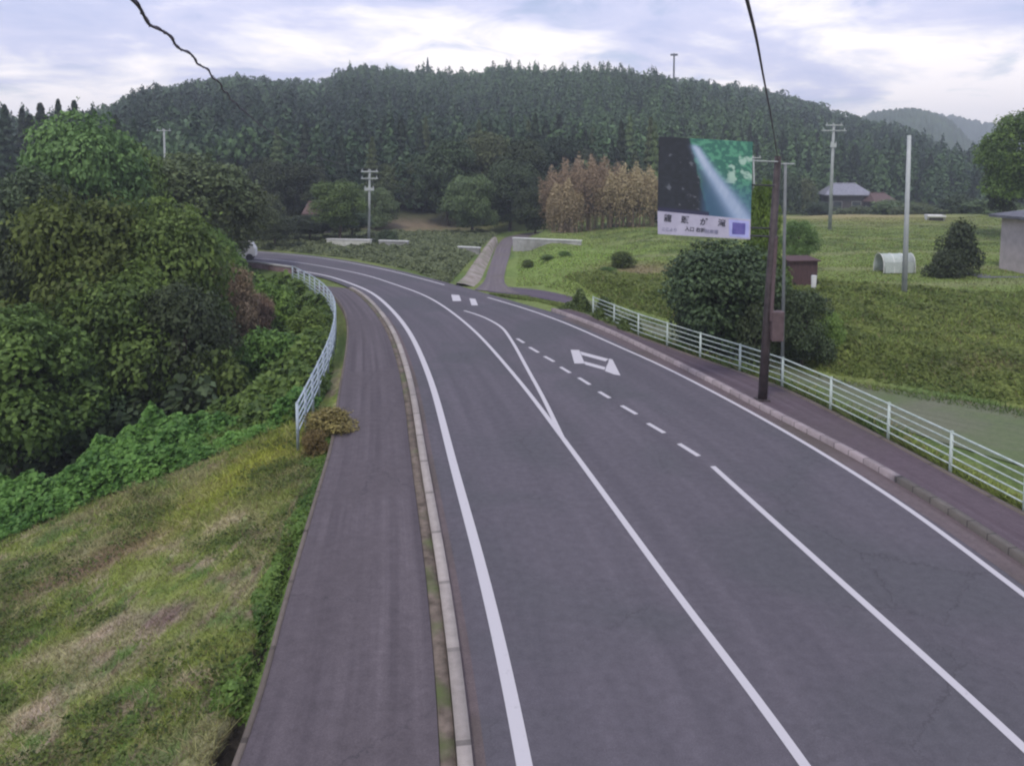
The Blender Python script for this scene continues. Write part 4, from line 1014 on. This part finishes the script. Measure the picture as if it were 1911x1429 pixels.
# mid ground
plant('B', 632, 335, 80, 115, L_lite, 'bright round tree left of the pale pole beyond the bend', i=0)
plant('B', 512, 400, 76, 85, L_dark, 'dark round bush-like tree at the far bend')
plant('B', 575, 402, 84, 90, L_dark, 'dark low tree under the bright round one')
plant('B', 655, 395, 86, 90, L_dark, 'dark tree behind the pale pole beyond the bend')
plant('S', 722, 428, 80, 50, L_dark, 'small dark shrub right of the pale pole', 'shrub')
GM = 'broadleaf trees along the foot of the hill'
for px, tp, Y_, wpx, m in ((745, 300, 116, 110, L_olive), (790, 330, 114, 90, L_dark), (838, 262, 104, 130, L_dark), (880, 322, 94, 110, L_olive), (905, 248, 108, 130, L_olive), (950, 300, 99, 120, L_dark), (1000, 345, 93, 90, L_dark),
                           (975, 262, 106, 110, L_dark), (1040, 250, 112, 110, L_cedar), (700, 345, 100, 80, L_olive), (560, 300, 98, 110, L_dark), (498, 296, 95, 100, L_dark), (1090, 280, 116, 90, L_dark)):
    plant('B', px, tp, Y_, wpx, m, 'rounded dark broadleaf tree at the foot of the wooded hill behind the road bend', group=GM, sink=1.8)
GC = 'cedars in the front row of the wooded hill'
r_ = random.Random(9)
for k in range(46):
    px = 470 + k * 17.2 + r_.uniform(-7, 7)
    plant('C', px, r_.uniform(212, 285) + max(0, (560 - px)) * .2, r_.uniform(108, 140), r_.uniform(44, 66), L_cedar if r_.random() < .75 else L_olive, 'dark cedar in the front row of the hill behind the road', group=GC)
GR = 'cedars behind the farmhouse'
for k in range(46):
    px = 1255 + k * 14.5 + r_.uniform(-6, 6)
    tp = np.interp(px, [1255, 1400, 1520, 1650, 1750, 1800, 1900], [235, 245, 262, 272, 290, 322, 330]) + r_.uniform(-18, 22)
    plant('C', px, tp, r_.uniform(158, 185), r_.uniform(34, 48), L_cedar, 'tall dark cedar in the row behind the farmhouse on the right', group=GR)
GLC = 'conifers on the left skyline'
for px, tp, wd_ in ((-40, 196, 90), (8, 197, 75), (40, 203, 60), (75, 194, 80), (108, 187, 60), (138, 189, 70), (175, 206, 80), (215, 216, 70), (250, 226, 60), (55, 216, 90), (-5, 222, 90)):
    plant('C', px, tp, r_.uniform(92, 110), wd_, L_cedar, 'dark conifer standing on the skyline at the far left', group=GLC)
for px, tp, wd_ in ((798, 108, 18), (700, 122, 16), (672, 126, 18), (640, 128, 18)):
    plant('C', px, tp, 372, wd_, L_cedar, 'conifer poking above the ridge of the central hill', group='conifers on the ridge')

# dry bamboo thicket
def bamboo(px, top, Y_, wpx, seed, label):
    p = gz(px, Y_); zt = A(px, top, Y_).z; hh = zt - p.z; R_ = wpx / 1400 * Y_ / 2
    root = empty('bamboo_thicket', p, label=label, cat='bamboo'); r = np.random.RandomState(seed)
    mb = MB()
    for _ in range(60):
        a = r.uniform(0, 6.28); q = R_ * r.uniform(0, .85); h_ = hh * r.uniform(.65, .95) * (1 - .3 * (q / R_) ** 2); x, y = math.cos(a) * q, math.sin(a) * q * .5
        mb.tube([(x, y, 0), (x * 1.05, y, h_ * .6), (x * 1.2 + r.uniform(-.3, .3), y, h_)], [.05, .04, .015], 5)
    mb.build('stems', L_bs, root)
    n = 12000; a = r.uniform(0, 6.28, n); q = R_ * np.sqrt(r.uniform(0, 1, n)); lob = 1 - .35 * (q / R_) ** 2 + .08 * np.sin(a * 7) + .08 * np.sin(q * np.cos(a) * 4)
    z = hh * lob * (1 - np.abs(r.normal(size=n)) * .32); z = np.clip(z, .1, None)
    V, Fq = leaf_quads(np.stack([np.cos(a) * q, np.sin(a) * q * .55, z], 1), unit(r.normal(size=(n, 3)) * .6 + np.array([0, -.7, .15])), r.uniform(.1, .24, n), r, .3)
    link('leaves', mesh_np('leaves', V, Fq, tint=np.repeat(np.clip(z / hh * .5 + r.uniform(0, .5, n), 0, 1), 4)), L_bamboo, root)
L_bs = mat_noise('bamboo_stem', (.16, .12, .08), (.26, .20, .14), 3, .8, 0)
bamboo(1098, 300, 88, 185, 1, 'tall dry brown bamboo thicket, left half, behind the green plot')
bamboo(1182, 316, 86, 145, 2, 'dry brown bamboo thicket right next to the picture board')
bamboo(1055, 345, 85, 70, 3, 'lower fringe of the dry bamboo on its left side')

# right side shrubs and trees
plant('B', 1350, 450, 33.5, 245, L_dark, 'big dark shrubby tree left of the brown sign pole', i=1, sink=1.3)
plant('B', 1426, 338, 36, 66, L_bright, 'yellow-green tree between the picture board and the brown pole', i=2)
plant('B', 1492, 408, 50, 75, L_lite, 'light green tree just right of the brown pole', i=3)
plant('S', 1290, 545, 34.5, 90, L_dark, 'low dark bush spreading left of the big shrubby tree', 'shrub', i=0, sink=.3)
plant('S', 1330, 478, 35, 110, L_mid, 'mid green bush growing through the top of the big shrubby tree', 'shrub', i=1, sink=.3)
plant('S', 1445, 470, 35.5, 90, L_mid, 'mid green bush directly behind the brown pole', 'shrub', i=2, sink=.3)
plant('S', 1550, 580, 33, 60, L_weed, 'small light bush on the bank right of the dark shrubs', 'shrub', i=1, sink=.2)
plant('B', 1500, 532, 32, 130, L_dark, 'dark shrubby tree on the bank right of the brown pole', i=3, sink=1.0)
plant('S', 1412, 560, 31, 80, L_dark, 'dark shrub on the bank directly behind the fence and pole', 'shrub', i=2)
plant('S', 1795, 408, 48, 92, L_dark, 'dark conical bush-like tree left of the house at the right edge', 'shrub', i=0)
plant('S', 1772, 462, 47, 80, L_dark, 'lower dark bush at the left foot of the conical one', 'shrub', i=2)
plant('B', 1930, 198, 70, 170, L_mid, 'tall dark green tree at the right edge above the house roof', i=0)
plant('B', 1880, 290, 76, 80, L_dark, 'darker tree behind the tall one at the right edge', i=1)
plant('S', 1160, 468, 54, 62, L_mid, 'dark green bush on the grassy bank between plot and board', 'shrub', i=0)
plant('S', 1135, 500, 52, 40, L_mid, 'small bush left of the one on the grassy bank', 'shrub', i=1)
for px, tp, wpx in ((985, 484, 26), (1022, 475, 36), (1052, 478, 30)):
    plant('S', px, tp, 61, wpx, L_mid, 'low bush in the row across the bright green plot', 'shrub', group='bushes in the green plot')
for px, tp, Y_, wpx, m in ((1500, 330, 140, 60, L_olive), (1470, 318, 138, 60, L_dark), (1660, 372, 120, 110, L_olive), (1715, 380, 110, 110, L_olive), (1600, 384, 120, 90, L_olive), (1530, 376, 132, 80, L_dark), (1850, 372, 105, 110, L_olive), (1790, 360, 110, 90, L_dark), (1230, 395, 92, 60, L_dark), (1290, 400, 92, 70, L_dark), (1360, 400, 95, 70, L_dark)):
    plant('S', px, tp, Y_, wpx, m, 'bushy grey-green tree in the hedge line across the far meadow', 'tree', group='hedge trees across the far meadow')
vf = [(5.6, 35.2), (3.9, 40.4), (2.6, 43), (3.6, 43.4), (5.2, 40.6), (6.5, 35.8)]
ground_leaves('vines_on_fence', vf, 9000, .05, 77, L_lite, 1.0, .6)
# ------------------------------------------------------------------ forest covering the hill
def forest():
    r = np.random.RandomState(4); n = 11500
    Yc = np.sqrt(r.uniform(112 ** 2, 425 ** 2, n)); pxc = r.uniform(-120, 2030, n)
    x = (pxc - 955.5) / 1400 * Yc; y = Yc
    r0 = np.interp(pxc, *zip(*TOEL)); k = np.hypot(x, y) > r0 + 6; x = x[k]; y = y[k]; pxc = pxc[k]
    z = hgt(x, y); n = len(x)
    T = []
    for s in range(9):                                              # 0-4 conifers, 5-8 broadleaves
        q = np.random.RandomState(300 + s); m = 210
        if s < 5:
            hh = q.uniform(.12, 1, m) ** .9; fat = q.uniform(1.5, 2.6); tall = q.uniform(8.5, 12); Rz = fat * (1 - hh) ** .55 + .15; an = q.uniform(0, 6.28, m); P = np.stack([np.cos(an) * Rz, np.sin(an) * Rz, hh * tall], 1) * q.uniform(.85, 1.1, (m, 1))
            Nn = unit(np.stack([np.cos(an), np.sin(an), np.full(m, .5)], 1) + q.normal(size=(m, 3)) * .3); sz = q.uniform(.28, .68, m)
            V, _ = leaf_quads(P, Nn, sz, q, .5)
        else:
            nb = 7; cb = q.normal(size=(nb, 3)) * np.array([1.5, 1.5, 1.0]); kb = q.randint(0, nb, m); d = unit(q.normal(size=(m, 3))); d[:, 2] = np.abs(d[:, 2]) * 1.1 - .3
            P = cb[kb] + d * np.array([1.9, 1.9, 1.7]) * q.uniform(.7, 1.1, (m, 1)) + np.array([0, 0, q.uniform(5, 7.5)])
            V, _ = leaf_quads(P, unit(d + q.normal(size=(m, 3)) * .35), q.uniform(.3, .65, m), q, .7)
        T.append(V)
    big = rnd_field(x, y, .022, 8); con = ((pxc > 615) & (pxc < 830)) | ((pxc > 1180) & (y < 260))
    broad = (big + r.uniform(-.3, .3, n) + np.where(np.hypot(x, y) > 285, .8, 0) - np.where(con, .6, 0)) > .08
    kind = np.where(broad, r.randint(5, 9, n), r.randint(0, 5, n))
    shade = np.clip(rnd_field(x, y, .035, 21) * .45, -.3, .3)
    VV = []; TT = []
    for s in range(9):
        j = np.where(kind == s)[0]
        if not len(j): continue
        a = r.uniform(0, 6.28, len(j)); sc = r.uniform(.75, 1.15, len(j)); sz = r.uniform(.6, 1.15, len(j))
        V = T[s]; c_, s_ = np.cos(a), np.sin(a)
        X_ = (V[None, :, 0] * c_[:, None] - V[None, :, 1] * s_[:, None]) * sc[:, None] + x[j][:, None]
        Y_ = (V[None, :, 0] * s_[:, None] + V[None, :, 1] * c_[:, None]) * sc[:, None] + y[j][:, None]
        sz = np.where((np.hypot(x[j], y[j]) > 330) & (s < 5), sz * .72, sz)
        Z_ = V[None, :, 2] * sz[:, None] + z[j][:, None] - .5
        VV.append(np.stack([X_, Y_, Z_], 2).reshape(-1, 3))
        tt = np.clip(r.uniform(.05, .5, len(j))[:, None] + (.4 if s > 4 else 0) + shade[j][:, None] + r.uniform(-.2, .2, (len(j), V.shape[0] // 4)), 0, 1)
        TT.append(np.repeat(tt.ravel(), 4))
    V = np.vstack(VV); m = len(V) // 4
    link('forest', mesh_np('forest', V, np.arange(4 * m).reshape(m, 4), tint=np.concatenate(TT)), L_forest, kind='stuff', label='dense wood of cedars and broadleaves covering the hill')
forest()

# ------------------------------------------------------------------ air
hz = MB().box((0, 410, 35), (1800, 1560, 130)).build('haze', None, kind='stuff')
m = bpy.data.materials.new('haze_air'); m.use_nodes = True; t = m.node_tree
t.nodes.remove(t.nodes['Principled BSDF'])
pv = t.nodes.new('ShaderNodeVolumePrincipled'); pv.inputs['Density'].default_value = .0009; pv.inputs['Color'].default_value = (.86, .92, 1, 1); pv.inputs['Anisotropy'].default_value = .2
t.links.new(pv.outputs[0], t.nodes['Material Output'].inputs['Volume'])
hz.data.materials.append(m)

# ------------------------------------------------------------------ labels for look-alikes told apart by their place in the row
ORD = ['first', 'second', 'third', 'fourth', 'fifth', 'sixth', 'seventh', 'eighth', 'ninth', 'tenth', 'eleventh', 'twelfth', 'thirteenth']
for g_, txt in (('broadleaf trees along the foot of the hill', '%s from the left of the rounded broadleaf trees at the hill foot'),
                ('hedge trees across the far meadow', '%s from the left of the bushy trees across the far meadow'),
                ('bushes in the green plot', '%s from the left of the low bushes in the bright green plot'),
                ('conifers on the ridge', '%s from the left of the conifers poking above the ridge')):
    m_ = sorted([o for o in COL.objects if o.get('group') == g_ and o.get('category')], key=lambda o: o.location.x / o.location.y)
    for k_, o in enumerate(m_): o['label'] = txt % ORD[k_]
